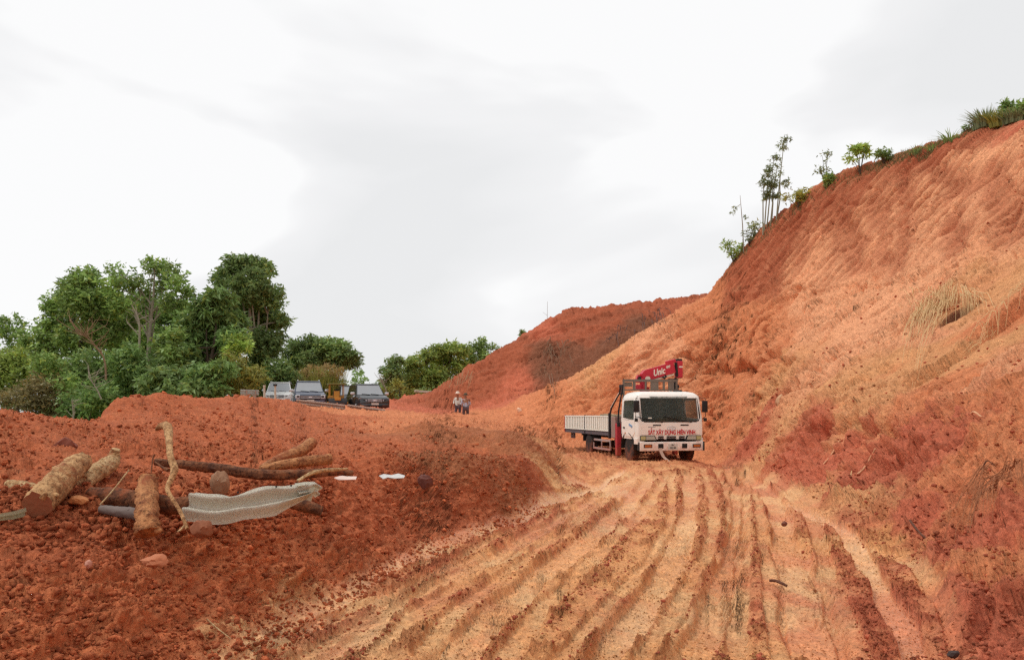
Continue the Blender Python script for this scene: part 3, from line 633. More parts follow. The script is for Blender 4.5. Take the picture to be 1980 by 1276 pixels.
# ------------------------------------------------------------------ builders
def pmat(name, c, rough=0.6, metal=0.0, var=0.15, scale=8.0, mud=None, bump=0.0, trans=0.0, mudc='dred', spec=0.5, streak=0.0):
    """plain surface colour with uneven tone, and dried mud splashed up from below where mud=(z0, z1) is given"""
    m_, t_, b_ = mat_new(name)
    lin = s2l(c)
    tc_ = N(t_, 'ShaderNodeTexCoord')
    n_a = N(t_, 'ShaderNodeTexNoise'); n_a.inputs['Scale'].default_value = scale; n_a.inputs['Detail'].default_value = 6; n_a.inputs['Roughness'].default_value = .65
    if streak:
        mp_ = N(t_, 'ShaderNodeMapping'); mp_.inputs['Scale'].default_value = (1, 1, 1/streak); t_.links.new(tc_.outputs['Object'], mp_.inputs[0]); t_.links.new(mp_.outputs[0], n_a.inputs['Vector'])
    else: t_.links.new(tc_.outputs['Object'], n_a.inputs['Vector'])
    f = math_n(t_, 'MULTIPLY_ADD', n_a.outputs[0], 2*var, 1-var)
    mc = N(t_, 'ShaderNodeMix', data_type='RGBA', blend_type='MULTIPLY'); mc.inputs[0].default_value = 1
    mc.inputs[6].default_value = (*lin, 1); t_.links.new(f, mc.inputs[7]); out = mc.outputs[2]
    if mud:
        sx = N(t_, 'ShaderNodeSeparateXYZ'); t_.links.new(tc_.outputs['Object'], sx.inputs[0])
        g = math_n(t_, 'MULTIPLY_ADD', sx.outputs[2], -1/(mud[1]-mud[0]), mud[1]/(mud[1]-mud[0]))
        n_b = N(t_, 'ShaderNodeTexNoise'); n_b.inputs['Scale'].default_value = 5; n_b.inputs['Detail'].default_value = 8; n_b.inputs['Roughness'].default_value = .75
        t_.links.new(tc_.outputs['Object'], n_b.inputs['Vector'])
        g2 = math_n(t_, 'MULTIPLY_ADD', n_b.outputs[0], 2.4, -1.2); g3 = math_n(t_, 'ADD', g, g2)
        cl_ = N(t_, 'ShaderNodeClamp'); t_.links.new(g3, cl_.inputs[0])
        m2 = N(t_, 'ShaderNodeMix', data_type='RGBA'); t_.links.new(cl_.outputs[0], m2.inputs[0]); t_.links.new(out, m2.inputs[6]); m2.inputs[7].default_value = (*(s2l(SOIL[mudc])*0.95), 1)
        out = m2.outputs[2]
        rr_ = math_n(t_, 'MULTIPLY_ADD', cl_.outputs[0], 0.9-rough, rough); t_.links.new(rr_, b_.inputs['Roughness'])
    else: b_.inputs['Roughness'].default_value = rough
    t_.links.new(out, b_.inputs['Base Color']); b_.inputs['Metallic'].default_value = metal
    b_.inputs['Specular IOR Level'].default_value = spec
    if trans: b_.inputs['Transmission Weight'].default_value = trans
    if bump:
        bp = N(t_, 'ShaderNodeBump'); bp.inputs['Distance'].default_value = bump; bp.inputs['Strength'].default_value = 1
        t_.links.new(n_a.outputs[0], bp.inputs['Height']); t_.links.new(bp.outputs[0], b_.inputs['Normal'])
    return m_
def leafmat(name, c, var=0.35, trl=0.35):
    m_ = bpy.data.materials.new(name); m_.use_nodes = True; t_ = m_.node_tree; t_.nodes.clear()
    o_ = N(t_, 'ShaderNodeOutputMaterial'); b_ = N(t_, 'ShaderNodeBsdfPrincipled'); tr = N(t_, 'ShaderNodeBsdfTranslucent'); mx_ = N(t_, 'ShaderNodeMixShader')
    at_ = N(t_, 'ShaderNodeAttribute', attribute_name='tint')
    mc = N(t_, 'ShaderNodeMix', data_type='RGBA', blend_type='MULTIPLY'); mc.inputs[0].default_value = 1; mc.inputs[6].default_value = (*s2l(c), 1)
    t_.links.new(at_.outputs['Color'], mc.inputs[7]); t_.links.new(mc.outputs[2], b_.inputs['Base Color']); t_.links.new(mc.outputs[2], tr.inputs[0])
    b_.inputs['Roughness'].default_value = 0.5; b_.inputs['Specular IOR Level'].default_value = 0.35
    mx_.inputs[0].default_value = trl; t_.links.new(b_.outputs[0], mx_.inputs[1]); t_.links.new(tr.outputs[0], mx_.inputs[2]); t_.links.new(mx_.outputs[0], o_.inputs[0])
    return m_
class MB:
    def __init__(s): s.bm = bmesh.new()
    def add(s, b2, M=None):
        me_ = bpy.data.meshes.new('tmp'); b2.to_mesh(me_); b2.free()
        if M is not None: me_.transform(M)
        s.bm.from_mesh(me_); bpy.data.meshes.remove(me_); return s
    def box(s, c, d, rot=(0, 0, 0), bev=0.0, seg=2):
        b2 = bmesh.new(); bmesh.ops.create_cube(b2, size=1); 
        for v in b2.verts: v.co = Vector((v.co.x*d[0], v.co.y*d[1], v.co.z*d[2]))
        if bev: bmesh.ops.bevel(b2, geom=b2.edges[:], offset=bev, segments=seg, affect='EDGES', profile=.5)
        from mathutils import Euler
        return s.add(b2, Matrix.Translation(c) @ Euler(rot).to_matrix().to_4x4())
    def tube(s, pts, rads, n=8, cap=True, jit=0.0, seed=0):
        r = random.Random(seed); pts = [Vector(p) for p in pts]
        if isinstance(rads, (int, float)): rads = [rads]*len(pts)
        rings = []; up = None
        for i, p in enumerate(pts):
            d = (pts[min(i+1, len(pts)-1)]-pts[max(i-1, 0)]).normalized()
            if up is None: up = Vector((0, 0, 1)) if abs(d.z) < .9 else Vector((1, 0, 0))
            a = d.cross(up).normalized(); b = a.cross(d).normalized(); up = b
            rings.append([s.bm.verts.new(p+(a*math.cos(k/n*2*math.pi)+b*math.sin(k/n*2*math.pi))*rads[i]*(1+jit*(r.random()-.5))) for k in range(n)])
        for A_, B_ in zip(rings[:-1], rings[1:]):
            for k in range(n): s.bm.faces.new((A_[k], A_[(k+1) % n], B_[(k+1) % n], B_[k]))
        if cap: s.bm.faces.new(rings[0]); s.bm.faces.new(rings[-1][::-1])
        return s
    def loft(s, rings, cap=True, close=True):
        R_ = [[s.bm.verts.new(p) for p in r] for r in rings]; n = len(R_[0])
        for A_, B_ in zip(R_[:-1], R_[1:]):
            for k in range(n if close else n-1): s.bm.faces.new((A_[k], A_[(k+1) % n], B_[(k+1) % n], B_[k]))
        if cap: s.bm.faces.new(R_[0][::-1]); s.bm.faces.new(R_[-1])
        return s
    def poly(s, pts, thick=None):
        """flat plate; thick = vector to extrude by"""
        a = [s.bm.verts.new(p) for p in pts]
        if thick is None: s.bm.faces.new(a); return s
        b = [s.bm.verts.new(Vector(p)+Vector(thick)) for p in pts]; n = len(a)
        s.bm.faces.new(a[::-1]); s.bm.faces.new(b)
        for k in range(n): s.bm.faces.new((a[k], a[(k+1) % n], b[(k+1) % n], b[k]))
        return s
    def cyl(s, p0, p1, r, n=20, r1=None, bev=0): return s.tube([p0, p1], [r, r if r1 is None else r1], n)
    def build(s, name, mat, parent=None, smooth=None, loc=None):
        bmesh.ops.recalc_face_normals(s.bm, faces=s.bm.faces[:])
        me_ = bpy.data.meshes.new(name); s.bm.to_mesh(me_); s.bm.free(); me_.materials.append(mat)
        if smooth is not None:
            me_.polygons.foreach_set('use_smooth', np.ones(len(me_.polygons), bool))
            me_.set_sharp_from_angle(angle=math.radians(smooth))
        o_ = bpy.data.objects.new(name, me_); col.objects.link(o_); o_.parent = parent
        if loc is not None: o_.location = loc
        return o_
def tag(o, label, cat, group=None, kind=None):
    o['label'] = label; o['category'] = cat
    if group: o['group'] = group
    if kind: o['kind'] = kind
    return o
def empty(name, loc, rz=0, label=None, cat=None, group=None, rot=None, scale=1):
    o = bpy.data.objects.new(name, None); col.objects.link(o); o.empty_display_size = 0.2
    o.location = loc; o.rotation_euler = rot if rot else (0, 0, rz); o.scale = (scale,)*3
    if label: tag(o, label, cat, group)
    return o
def copy_tree(o, parent=None):
    kids = [k for k in bpy.data.objects if k.parent == o]
    c = o.copy(); col.objects.link(c); c.parent = parent
    for ch in kids: copy_tree(ch, c)
    return c
def W(px, py, Y): return Vector(P(px, py, Y))
def text_mesh(name, body, size, mat, parent, M, extrude=0.004, shear=0, align='CENTER', width=None, bold=0.0):
    cu = bpy.data.curves.new(name, 'FONT'); cu.body = body; cu.size = size; cu.extrude = extrude; cu.shear = shear; cu.align_x = align; cu.align_y = 'CENTER'; cu.offset = bold
    cu.resolution_u = 3
    to = bpy.data.objects.new(name, cu); col.objects.link(to)
    bpy.context.view_layer.update()
    me_ = bpy.data.meshes.new_from_object(to); bpy.data.objects.remove(to)
    if width:
        xs_ = [v.co.x for v in me_.vertices]; k = width/(max(xs_)-min(xs_)); me_.transform(Matrix.Diagonal((k, 1, 1, 1)))
    me_.transform(M); me_.materials.clear(); me_.materials.append(mat)
    o_ = bpy.data.objects.new(name, me_); col.objects.link(o_); o_.parent = parent; return o_
def rrect(xa, xb, ya, yb, r, z, n=4):
    """rounded rectangle ring at height z"""
    out = []
    for cx_, cy_, a0 in ((xb-r, yb-r, 0), (xa+r, yb-r, 90), (xa+r, ya+r, 180), (xb-r, ya+r, 270)):
        for k in range(n+1):
            a = math.radians(a0+90*k/n); out.append((cx_+r*math.cos(a), cy_+r*math.sin(a), z))
    return out
M_glass = pmat('dark_window_glass', (34, 38, 36), 0.12, 0, 0.3, 3, spec=0.5)
M_black = pmat('black_rubber_trim', (24, 23, 24), 0.7, 0, 0.2, 12)
M_tyre = pmat('muddy_tyre_rubber', (34, 30, 28), 0.9, 0, 0.25, 14, mud=(-.6, .5))
M_white = pmat('white_truck_paint', (243, 240, 232), 0.32, 0, 0.06, 3, mud=(-0.30, 0.82), mudc='or')
M_bedw = pmat('worn_white_bed_paint', (244, 242, 230), 0.6, 0, 0.12, 5, mud=(0.0, 0.85), mudc='or', streak=5)
M_steel = pmat('grey_painted_steel', (96, 96, 104), 0.55, 0.3, 0.2, 6, mud=(-0.2, 0.8), mudc='brown')
M_dsteel = pmat('dark_chassis_steel', (44, 42, 44), 0.7, 0.2, 0.3, 6, mud=(-0.2, 0.75))
M_red = pmat('faded_red_crane_paint', (196, 42, 62), 0.45, 0, 0.14, 4)
M_redleg = pmat('dusty_red_outrigger_paint', (176, 44, 56), 0.6, 0, 0.2, 4, mud=(-.4, .7))
M_rack = pmat('weathered_rack_paint', (118, 104, 92), 0.8, 0, 0.25, 9)
M_text = pmat('red_lettering', (196, 40, 52), 0.5); M_lamp = pmat('headlamp_lens', (176, 178, 166), 0.12, 0, 0.2, 20, spec=.8)
M_amber = pmat('indicator_lens', (190, 104, 52), 0.2); M_chrome = pmat('bright_trim_metal', (206, 210, 214), 0.25, 0.1, 0.05)
M_wt = pmat('white_lettering', (236, 230, 214), 0.5); M_grey = pmat('grey_lettering', (120, 122, 126), 0.5)
M_rim = pmat('dusty_wheel_rim', (168, 150, 128), 0.6, 0.1, 0.2, 9, mud=(-.5, .3), mudc='or')
M_inner = pmat('cab_interior_cloth', (60, 60, 54), 0.9)
# ------------------------------------------------------------------ crane truck
# local frame: +x forward, +y the truck's left, z up; origin on the ground under the middle of the front face
fwd = Vector((0.208, -0.978, 0)).normalized(); lft = Vector((-fwd.y, fwd.x, 0))
TW = 2.38
corner = Vector((4.22, 26.05, 0))
tpos = corner+lft*(TW/2)
truck = empty('crane_truck', (tpos.x, tpos.y, 0.0), math.atan2(fwd.y, fwd.x), 'white flatbed truck with red loader crane behind its cab, standing in mud', 'truck')
truck.rotation_euler = (math.radians(0.0), math.radians(-0.4), math.atan2(fwd.y, fwd.x))
H = TW/2
M_beds = pmat('grey_bed_panel', (188, 184, 170), .7, var=.2)
M_screen = pmat('windscreen_glass', (74, 80, 68), 0.08, 0, 0.6, 1.3, spec=.7)
def rr2(ya, yb, za, zb, r, n=4): return [(p[0], p[1]) for p in rrect(ya, yb, za, zb, r, 0, n)]
# cab shell: lofted rounded rectangles
CABL = 1.62
rings = []
for z, xf, hw, r, xr_ in ((.78, -.02, H-.03, .07, -CABL), (.98, .0, H, .08, -CABL), (1.38, -.01, H, .08, -CABL), (1.50, -.03, H, .08, -CABL), (2.18, -.17, H-.05, .09, -CABL+.02), (2.29, -.22, H-.08, .12, -CABL+.05), (2.37, -.32, H-.16, .18, -CABL+.12), (2.41, -.50, H-.32, .25, -CABL+.25)):
    rings.append(rrect(xr_, xf, -hw, hw, r, z, 4))
cb = MB().loft(rings); bmesh.ops.recalc_face_normals(cb.bm, faces=cb.bm.faces[:])
dl = []
for f_ in cb.bm.faces:
    c_ = f_.calc_center_median()
    if 1.39 < c_.z < 2.17 and ((f_.normal.x > .9 and c_.x > -.5 and f_.calc_area() > .1) or (abs(f_.normal.y) > .9 and f_.calc_area() > .1)): dl.append(f_)
bmesh.ops.delete(cb.bm, geom=dl, context='FACES')
cb.build('cab', M_white, truck, 40)
M_cglassT = pmat('greenish_cab_glass', (84, 92, 80), .12, 0, .35, 1.2, spec=.6); M_cglassT.node_tree.nodes['Principled BSDF'].inputs['Alpha'].default_value = .42
M_liner = pmat('grey_cab_lining', (120, 120, 108), .9); M_seat = pmat('dark_seat_cloth', (52, 50, 48), .9); M_dash = pmat('black_dashboard', (40, 40, 38), .7)
MB().box((-1.56, 0, 1.7), (.03, 2.2, 1.1)).build('cab_back_lining', M_liner, truck); MB().box((-.9, 0, 1.00), (1.3, 2.2, .30)).build('cab_floor', M_dash, truck)
MB().box((-.30, 0, 1.28), (.36, 2.16, .22), bev=.06).build('dashboard', M_dash, truck)
for y_ in (-.72, -.12, .62):
    st0 = MB().box((-1.35, y_, 1.62), (.16, .50, .66), rot=(0, -.12, 0), bev=.06).build('seat', M_seat, truck, 40); MB().box((-1.40, y_, 2.04), (.10, .28, .20), bev=.04).build('headrest', M_seat, st0, 40)
    MB().box((-1.12, y_, 1.30), (.5, .5, .16), bev=.05).build('seat_cushion', M_seat, st0, 40)
MB().tube([(-.62+.20*math.cos(a)*.35, .62+.22*math.sin(a), 1.50+.20*math.cos(a)) for a in [k/18*2*math.pi for k in range(19)]], .018, 6, cap=False).build('steering_wheel', M_dash, truck, 60)
def ptf(y, z, off=0.0):
    """point on the front face"""
    xs_ = np.interp(z, [.8, .98, 1.38, 1.5, 2.16, 2.28], [-.02, 0, -.01, -.03, -.17, -.22]); return Vector((xs_+off, y, z))
def frontplate(name, ring, mat, off, th, parent=truck):
    return MB().poly([ptf(y, z, off) for y, z in ring], (th, 0, 0)).build(name, mat, parent)
# windscreen with black rubber surround; the face curves back near its upper edge
def grid_front(name, ya, yb, za, zb, mat, off, r, parent):
    mb = MB(); n = 16; mzs = 10; V = {}
    for i in range(n+1):
        for j in range(mzs+1):
            u, v = i/n, j/mzs
            y = ya+(yb-ya)*u; z = za+(zb-za)*v
            ex = max(0, r-(y-ya), r-(yb-y)); ez = max(0, r-(z-za), r-(zb-z))
            if ex > 0 and ez > 0:
                d = math.hypot(ex, ez)
                if d > r: k = r/d; y += (1 if y-ya < r else -1)*(ex-ex*k); z += (1 if z-za < r else -1)*(ez-ez*k)
            c = -0.05*(abs(2*u-1)**4)
            p = ptf(y, z, off+c); V[i, j] = mb.bm.verts.new(p)
    for i in range(n):
        for j in range(mzs): mb.bm.faces.new((V[i, j], V[i+1, j], V[i+1, j+1], V[i, j+1]))
    bmesh.ops.solidify(mb.bm, geom=mb.bm.faces[:], thickness=0.02)
    return mb.build(name, mat, parent, 40)
def ring_front(name, ya, yb, za, zb, w, mat, off, r, parent):
    outer = rr2(ya, yb, za, zb, r, 5); inner = rr2(ya+w, yb-w, za+w, zb-w, r*.7, 5); mb = MB(); n = len(outer)
    cf = lambda y: -0.05*(abs((2*y-ya-yb)/(yb-ya))**4)
    A_ = [[mb.bm.verts.new(ptf(y, z, o_+cf(y))) for y, z in q] for o_, q in ((off, outer), (off+.022, outer), (off+.022, inner), (off-.03, inner))]
    for P_, Q_ in zip(A_, A_[1:]+A_[:1]):
        for k in range(n): mb.bm.faces.new((P_[k], P_[(k+1) % n], Q_[(k+1) % n], Q_[k]))
    return mb.build(name, mat, parent, 40)
ring_front('windscreen_surround', -1.10, 1.10, 1.355, 2.265, .045, M_black, 0.008, .15, truck)
grid_front('windscreen', -1.075, 1.075, 1.38, 2.24, M_cglassT, 0.016, .13, truck)
for s in (-1, 1): MB().poly([ptf(s*(H-.155), 1.36, -.004), ptf(s*(H-.05), 1.36, -.012), ptf(s*(H-.07), 2.26, -.012), ptf(s*(H-.17), 2.26, -.004)], (-.06, 0, 0)).build('windscreen_pillar', M_white, truck)
MB().poly([ptf(-1.1, 1.30, -.01), ptf(1.1, 1.30, -.01), ptf(1.1, 1.40, -.01), ptf(-1.1, 1.40, -.01)], (-.05, 0, 0)).build('scuttle_panel', M_white, truck)
MB().box((-.33, -.05, 2.14), (.06, .22, .07), bev=.02).build('cab_mirror', M_black, truck)
# things seen through / on the screen: visor sticker and papers
MB().box((-0.02, -.74, 1.50), (.006, .13, .035), (0, -.25, 0)).build('paper_slip', M_wt, truck)
for y0, s in ((-.42, 1), (.62, 1)):
    p0 = ptf(y0+.12, 1.345, .045); p1 = ptf(y0-.62, 1.50, .05)
    w = MB().tube([p0, p1], .011, 6); w.tube([p1+Vector((0, .22, -.055)), p1+Vector((0, -.25, .06))], .012, 6); w.build('wiper', M_black, truck)
for y0 in (-.50, .50):
    MB().box(ptf(y0, 1.255, .008), (.03, .30, .045), bev=.012).build('air_slot', M_black, truck)
MB().poly([ptf(y, z, .004) for y, z in rr2(-1.05, 1.05, .93, 1.31, .05)], (.008, 0, 0)).build('front_panel', M_white, truck)
Mf = lambda y, z, off=.016, tilt=0: Matrix(((0, 0, 1, ptf(y, z, off).x), (1, 0, 0, y), (0, 1, 0, z), (0, 0, 0, 1)))
text_mesh('lettering', 'SẮT XÂY DỰNG HIÊN VINH', 0.20, M_text, truck, Mf(.04, 1.01, .018), 0.003, 0, width=1.70, bold=0.006)
text_mesh('model_lettering', '5 TON', 0.07, M_grey, truck, Mf(-.68, 1.19, .018), 0.003, 0, bold=.002) if False else None
em = MB()
for k in range(24):
    a, b_ = k/24*2*math.pi, (k+1)/24*2*math.pi
    em.tube([ptf(.02+.15*math.cos(a), 1.155+.065*math.sin(a), .02), ptf(.02+.15*math.cos(b_), 1.155+.065*math.sin(b_), .02)], .009, 5)
em.tube([ptf(-.055, 1.11, .02), ptf(-.015, 1.20, .02)], .009, 5); em.tube([ptf(.055, 1.11, .02), ptf(.095, 1.20, .02)], .009, 5); em.tube([ptf(-.035, 1.145, .02), ptf(.075, 1.165, .02)], .009, 5)
em.build('oval_emblem', M_chrome, truck)
lt_ = MB()
for k in range(6): lt_.box(ptf(-.80+k*.045, 1.195, .016), (.004, .028, .022))
lt_.build('model_badge', M_grey, truck)
# grille slots
for y0, w in ((-.36, .20), (0.02, .34), (.40, .20)):
    for z0 in (.865, .80):
        MB().box((.012, y0, z0), (.03, w, .042), bev=.006).build('grille_slot', M_black, truck)
# headlamps: long lenses in dark housings
for s in (-1, 1):
    hl = MB().poly([(-.005, s*.52, .745), (-.005, s*1.10, .745), (-.005, s*1.10, .905), (-.005, s*.58, .905)], (.035, 0, 0)).build('headlamp', M_black, truck)
    MB().poly([(.033, s*.56, .765), (.033, s*.90, .765), (.033, s*.90, .89), (.033, s*.61, .89)], (.012, 0, 0)).build('lens', M_lamp, hl)
    MB().poly([(.033, s*.92, .765), (.033, s*1.09, .765), (.033, s*1.09, .89), (.033, s*.92, .89)], (.012, 0, 0)).build('lens', pmat('corner_lamp_lens', (182, 180, 130), .15, var=.2), hl)
# bumper
bu = MB().box((.02, .03, .545), (.16, 2.32, .31), bev=.025).build('bumper', M_white, truck, 40)
for s in (-1, 1):
    MB().box((.105, s*.88+.02, .56), (.02, .30, .12), bev=.01).build('fog_lamp_recess', M_black, bu)
    MB().box((.116, s*.88+.02, .56), (.01, .24, .07), bev=.005).build('fog_lamp', M_amber, bu)
    MB().box((.100, s*.43+.03, .555), (.02, .19, .16), bev=.01).build('tow_recess', M_black, bu)
MB().box((.04, 1.155, .545), (.18, .05, .31), bev=.01).build('bumper_end', M_black, bu); MB().box((-.06, -1.13, .545), (.18, .05, .28), bev=.01).build('bumper_end', M_black, bu)
M_plate = pmat('number_plate_enamel', (205, 202, 192), .5, var=.08)
np_ = MB().box((.105, .03, .53), (.012, .34, .20)).build('number_plate', M_plate, bu)
text_mesh('plate_lettering', '98C', .075, M_black, np_, Mf(.03, .585, 0) @ Matrix.Translation((0, 0, 0)), .002).location = (.114-ptf(0, .585).x, 0, 0)
text_mesh('plate_lettering', '022.83', .085, M_black, np_, Mf(.03, .49, 0), .002, bold=.002).location = (.114-ptf(0, .49).x, 0, 0)
# doors, side windows
def side(s):
    y = s*(H)
    def sy(z, off=0.0): return s*(np.interp(z, [.8, .98, 1.5, 2.16, 2.28], [H-.03, H, H, H-.05, H-.08])+off)
    d = MB().poly([(x, sy(z, .002), z) for x, z in ((-.22, 1.02), (-.27, 1.42), (-.74, 1.42), (-1.46, 1.49), (-1.46, 1.02), (-1.20, .86), (-.5, .86))], (0, s*.014, 0)).build('cab_door', M_white, truck)
    out_ = [(-.23, 1.40), (-.36, 2.10), (-.44, 2.19), (-1.36, 2.19), (-1.47, 2.12), (-1.47, 1.46), (-.74, 1.40)]; inn_ = [(-.31, 1.43), (-.41, 2.04), (-.47, 2.11), (-1.31, 2.11), (-1.39, 2.06), (-1.39, 1.51), (-.74, 1.44)]
    fr = MB(); n_ = len(out_)
    A_ = [[fr.bm.verts.new((x, sy(z, o_), z)) for x, z in q_] for o_, q_ in ((-.02, out_), (.016, out_), (.016, inn_), (-.03, inn_))]
    for P_, Q_ in zip(A_, A_[1:]+A_[:1]):
        for k in range(n_): fr.bm.faces.new((P_[k], P_[(k+1) % n_], Q_[(k+1) % n_], Q_[k]))
    fr.build('window_frame', M_white, d)
    MB().poly([(x, sy(z, .004), z) for x, z in inn_], (0, s*.006, 0)).build('side_window', M_cglassT, d)
    MB().poly([(x, sy(z, -.012), z) for x, z in ((-1.45, 1.38), (-1.45, 2.18), (-1.60, 2.18), (-1.60, 1.38))], (0, s*.012, 0)).build('rear_pillar', M_white, truck)
    MB().poly([(x, sy(z, -.012), z) for x, z in ((-.10, 1.38), (-.20, 2.18), (-.42, 2.18), (-.28, 1.38))], (0, s*.012, 0)).build('front_pillar', M_white, truck)
    MB().poly([(x, sy(z, -.012), z) for x, z in ((-.2, 1.38), (-.2, 1.46), (-1.5, 1.52), (-1.5, 1.38))], (0, s*.012, 0)).build('sill_panel', M_white, truck)
    MB().box((-1.25, sy(1.15, .03), 1.16), (.15, .03, .05), bev=.01).build('door_handle', M_black, d)
    MB().box((-.62, sy(1.2, .018), 1.24), (.32, .008, .07), rot=(0, .25, 0)).build('door_sticker', pmat('pale_blue_sticker', (110, 150, 190), .5), d)
    MB().box((-1.15, sy(1, .016), .97), (.06, .02, .06), bev=.01).build('lamp', M_amber, d)
    # mirror on bent arm
    mi = MB().tube([(-.20, sy(2.2), 2.20), (.02, s*(H+.06), 2.16), (.02, s*(H+.07), 1.55), (-.18, sy(1.45), 1.42)], .012, 6).build('mirror_arm', M_black, truck)
    MB().box((.02, s*(H+.05), 1.89), (.06, .20, .40), bev=.02).build('mirror_head', M_black, mi, 40)
    MB().box((.03, s*(H+.06), 1.44), (.05, .12, .12), bev=.02).build('round_mirror', M_black, mi, 40)
    # arch, step
    ar = MB(); rr_ = []
    for k in range(13):
        a = math.pi*k/12; rr_.append((a, .62, .52))
    for k in range(12):
        a, b2 = math.pi*k/12, math.pi*(k+1)/12
        ar.poly([(-.98+.62*math.cos(a), s*(H-.33), .42+.55*math.sin(a)), (-.98+.62*math.cos(b2), s*(H-.33), .42+.55*math.sin(b2)), (-.98+.62*math.cos(b2), s*(H+.005), .42+.55*math.sin(b2)), (-.98+.62*math.cos(a), s*(H+.005), .42+.55*math.sin(a))], (.0, 0, .03))
    ar.build('wheel_arch', M_black, truck)
    MB().poly([(-.03, s*(H-.25), .62), (-.03, s*(H-.25), .82), (-.03, s*(H-.005), .82), (-.03, s*(H-.005), .62)], (-.33, 0, 0)).build('corner_panel', M_white, truck)
side(-1); side(1)
MB().tube([(-.45, .62, 2.38), (-.30, .55, 2.34), (-.22, .50, 2.27)], .014, 6).build('aerial_bracket', M_black, truck)
MB().tube([(-.28, -.95, 2.27), (-.35, -.72, 2.345), (-.42, -.52, 2.37)], .012, 6).build('roof_strip', M_black, truck)
# wheels
def wheel(x, s, dual=False, r=.43):
    y = s*(H-.18)
    mb = MB(); prof = [(-.13, r-.13), (-.125, r-.03), (-.09, r), (.09, r), (.125, r-.03), (.13, r-.13)]
    rg = [[(x+rr_*math.cos(a/28*2*math.pi), y+yy, .41+rr_*math.sin(a/28*2*math.pi)) for a in range(28)] for yy, rr_ in prof]
    mb.loft(rg); t_ = mb.build('wheel', M_tyre, truck, 35)
    tr = MB()
    for k in range(30):
        a = k/30*2*math.pi
        for q in (-.06, .06): tr.box((x+(r+.004)*math.cos(a+q*.8), y+q, .41+(r+.004)*math.sin(a+q*.8)), (.03, .10, .055), rot=(0, -a, 0))
    tr.build('tread', M_tyre, t_)['kind'] = 'stuff'
    rm = MB()
    rp = [(.131, r-.15), (.10, r-.17), (.02, r-.20), (.0, r-.22), (.06 if not dual else -.02, .12), (.10 if not dual else .02, .10), (.10 if not dual else .02, .01)]
    rm.loft([[(x+rr_*math.cos(a/20*2*math.pi), y+s*yy, .41+rr_*math.sin(a/20*2*math.pi)) for a in range(20)] for yy, rr_ in rp], cap=False)
    rm.build('rim', M_rim, t_, 35)
    bo = MB()
    for k in range(8):
        a = k/8*2*math.pi; bo.cyl((x+.15*math.cos(a), y+s*.02, .41+.15*math.sin(a)), (x+.15*math.cos(a), y+s*.07, .41+.15*math.sin(a)), .014, 6)
    bo.build('wheel_nuts', M_dsteel, t_)['kind'] = 'stuff'
for s in (-1, 1): wheel(-.98, s); wheel(-5.55, s, True)
# chassis and axles
ch = MB()
for s in (-1, 1): ch.box((-4.7, s*.40, .78), (8.2, .09, .20))
for x in (-2.2, -3.6, -5.0, -6.4, -7.8, -8.7): ch.box((x, 0, .78), (.08, .80, .16))
ch.box((-1.2, 0, .75), (1.9, .8, .25)); ch.cyl((-.98, -.95, .41), (-.98, .95, .41), .07, 10); ch.cyl((-5.55, -.95, .41), (-5.55, .95, .41), .09, 10)
ch.box((-.5, 0, .52), (.7, 1.4, .28)); ch.box((-5.55, 0, .41), (.4, .35, .3), bev=.08)
ch.build('chassis', M_dsteel, truck)
MB().box((-3.3, .72, .58), (.9, .45, .42), bev=.05).build('fuel_tank', M_dsteel, truck); MB().box((-2.55, -.80, .70), (.5, .45, .5), bev=.03).build('battery_box', M_dsteel, truck)
# flat bed with ribbed drop sides
x0, x1 = -2.86, -8.90; zb, zt = .985, 1.565
MB().box(((x0+x1)/2, 0, .965), (x0-x1, 2.34, .05)).build('bed_floor', M_dsteel, truck)
for s in (-1, 1):
    MB().box(((x0+x1)/2, s*1.155, .89), (x0-x1, .05, .13)).build('bed_rail', M_steel, truck)
xm = -5.93
def dropside(xa, xb, s):
    y = s*1.165
    p = MB().box(((xa+xb)/2, y, (zb+zt)/2), (abs(xb-xa)-.05, .025, zt-zb)).build('drop_side', M_beds, truck)
    n = int(abs(xb-xa)/.235)
    for k in range(n):
        xx = xa+(xb-xa)*(k+.5)/n
        MB().box((xx, y+s*.024, (zb+zt)/2), (.125, .022, zt-zb-.10), bev=.008, seg=1).build('rib', M_bedw, p)
    MB().box(((xa+xb)/2, y+s*.02, zt-.02), (abs(xb-xa)-.05, .05, .045)).build('top_rail', M_bedw, p)
    MB().box(((xa+xb)/2, y+s*.02, zb+.02), (abs(xb-xa)-.05, .05, .04)).build('bottom_rail', M_bedw, p)
for s in (-1, 1): dropside(x0, xm, s); dropside(xm, x1, s)
for s in (-1, 1):
    for xx in (xm, x1+.02): MB().box((xx, s*1.17, 1.22), (.06, .07, .74)).build('bed_post', M_dsteel if xx == xm else M_redleg, truck)
    MB().box((x0-.02, s*1.175, 1.2), (.09, .08, .95)).build('bed_post', M_dsteel, truck)
MB().box((x1, 0, (zb+zt)/2), (.03, 2.3, zt-zb)).build('tailgate', M_bedw, truck)
MB().box((x1+.5, -.95, .72), (.55, .04, .30)).build('rear_bracket', M_steel, truck)
sl = MB()
for k in range(14): sl.box((x0-.6-k*.25, -.3+.5*((k*37) % 7)/7, 1.53+.02*((k*13) % 5)), (.9, .12, .04), rot=(.0, .02, .1*((k*7) % 5-2)))
sl.build('timber_load', pmat('weathered_timber', (170, 150, 120), .9, var=.3), truck)
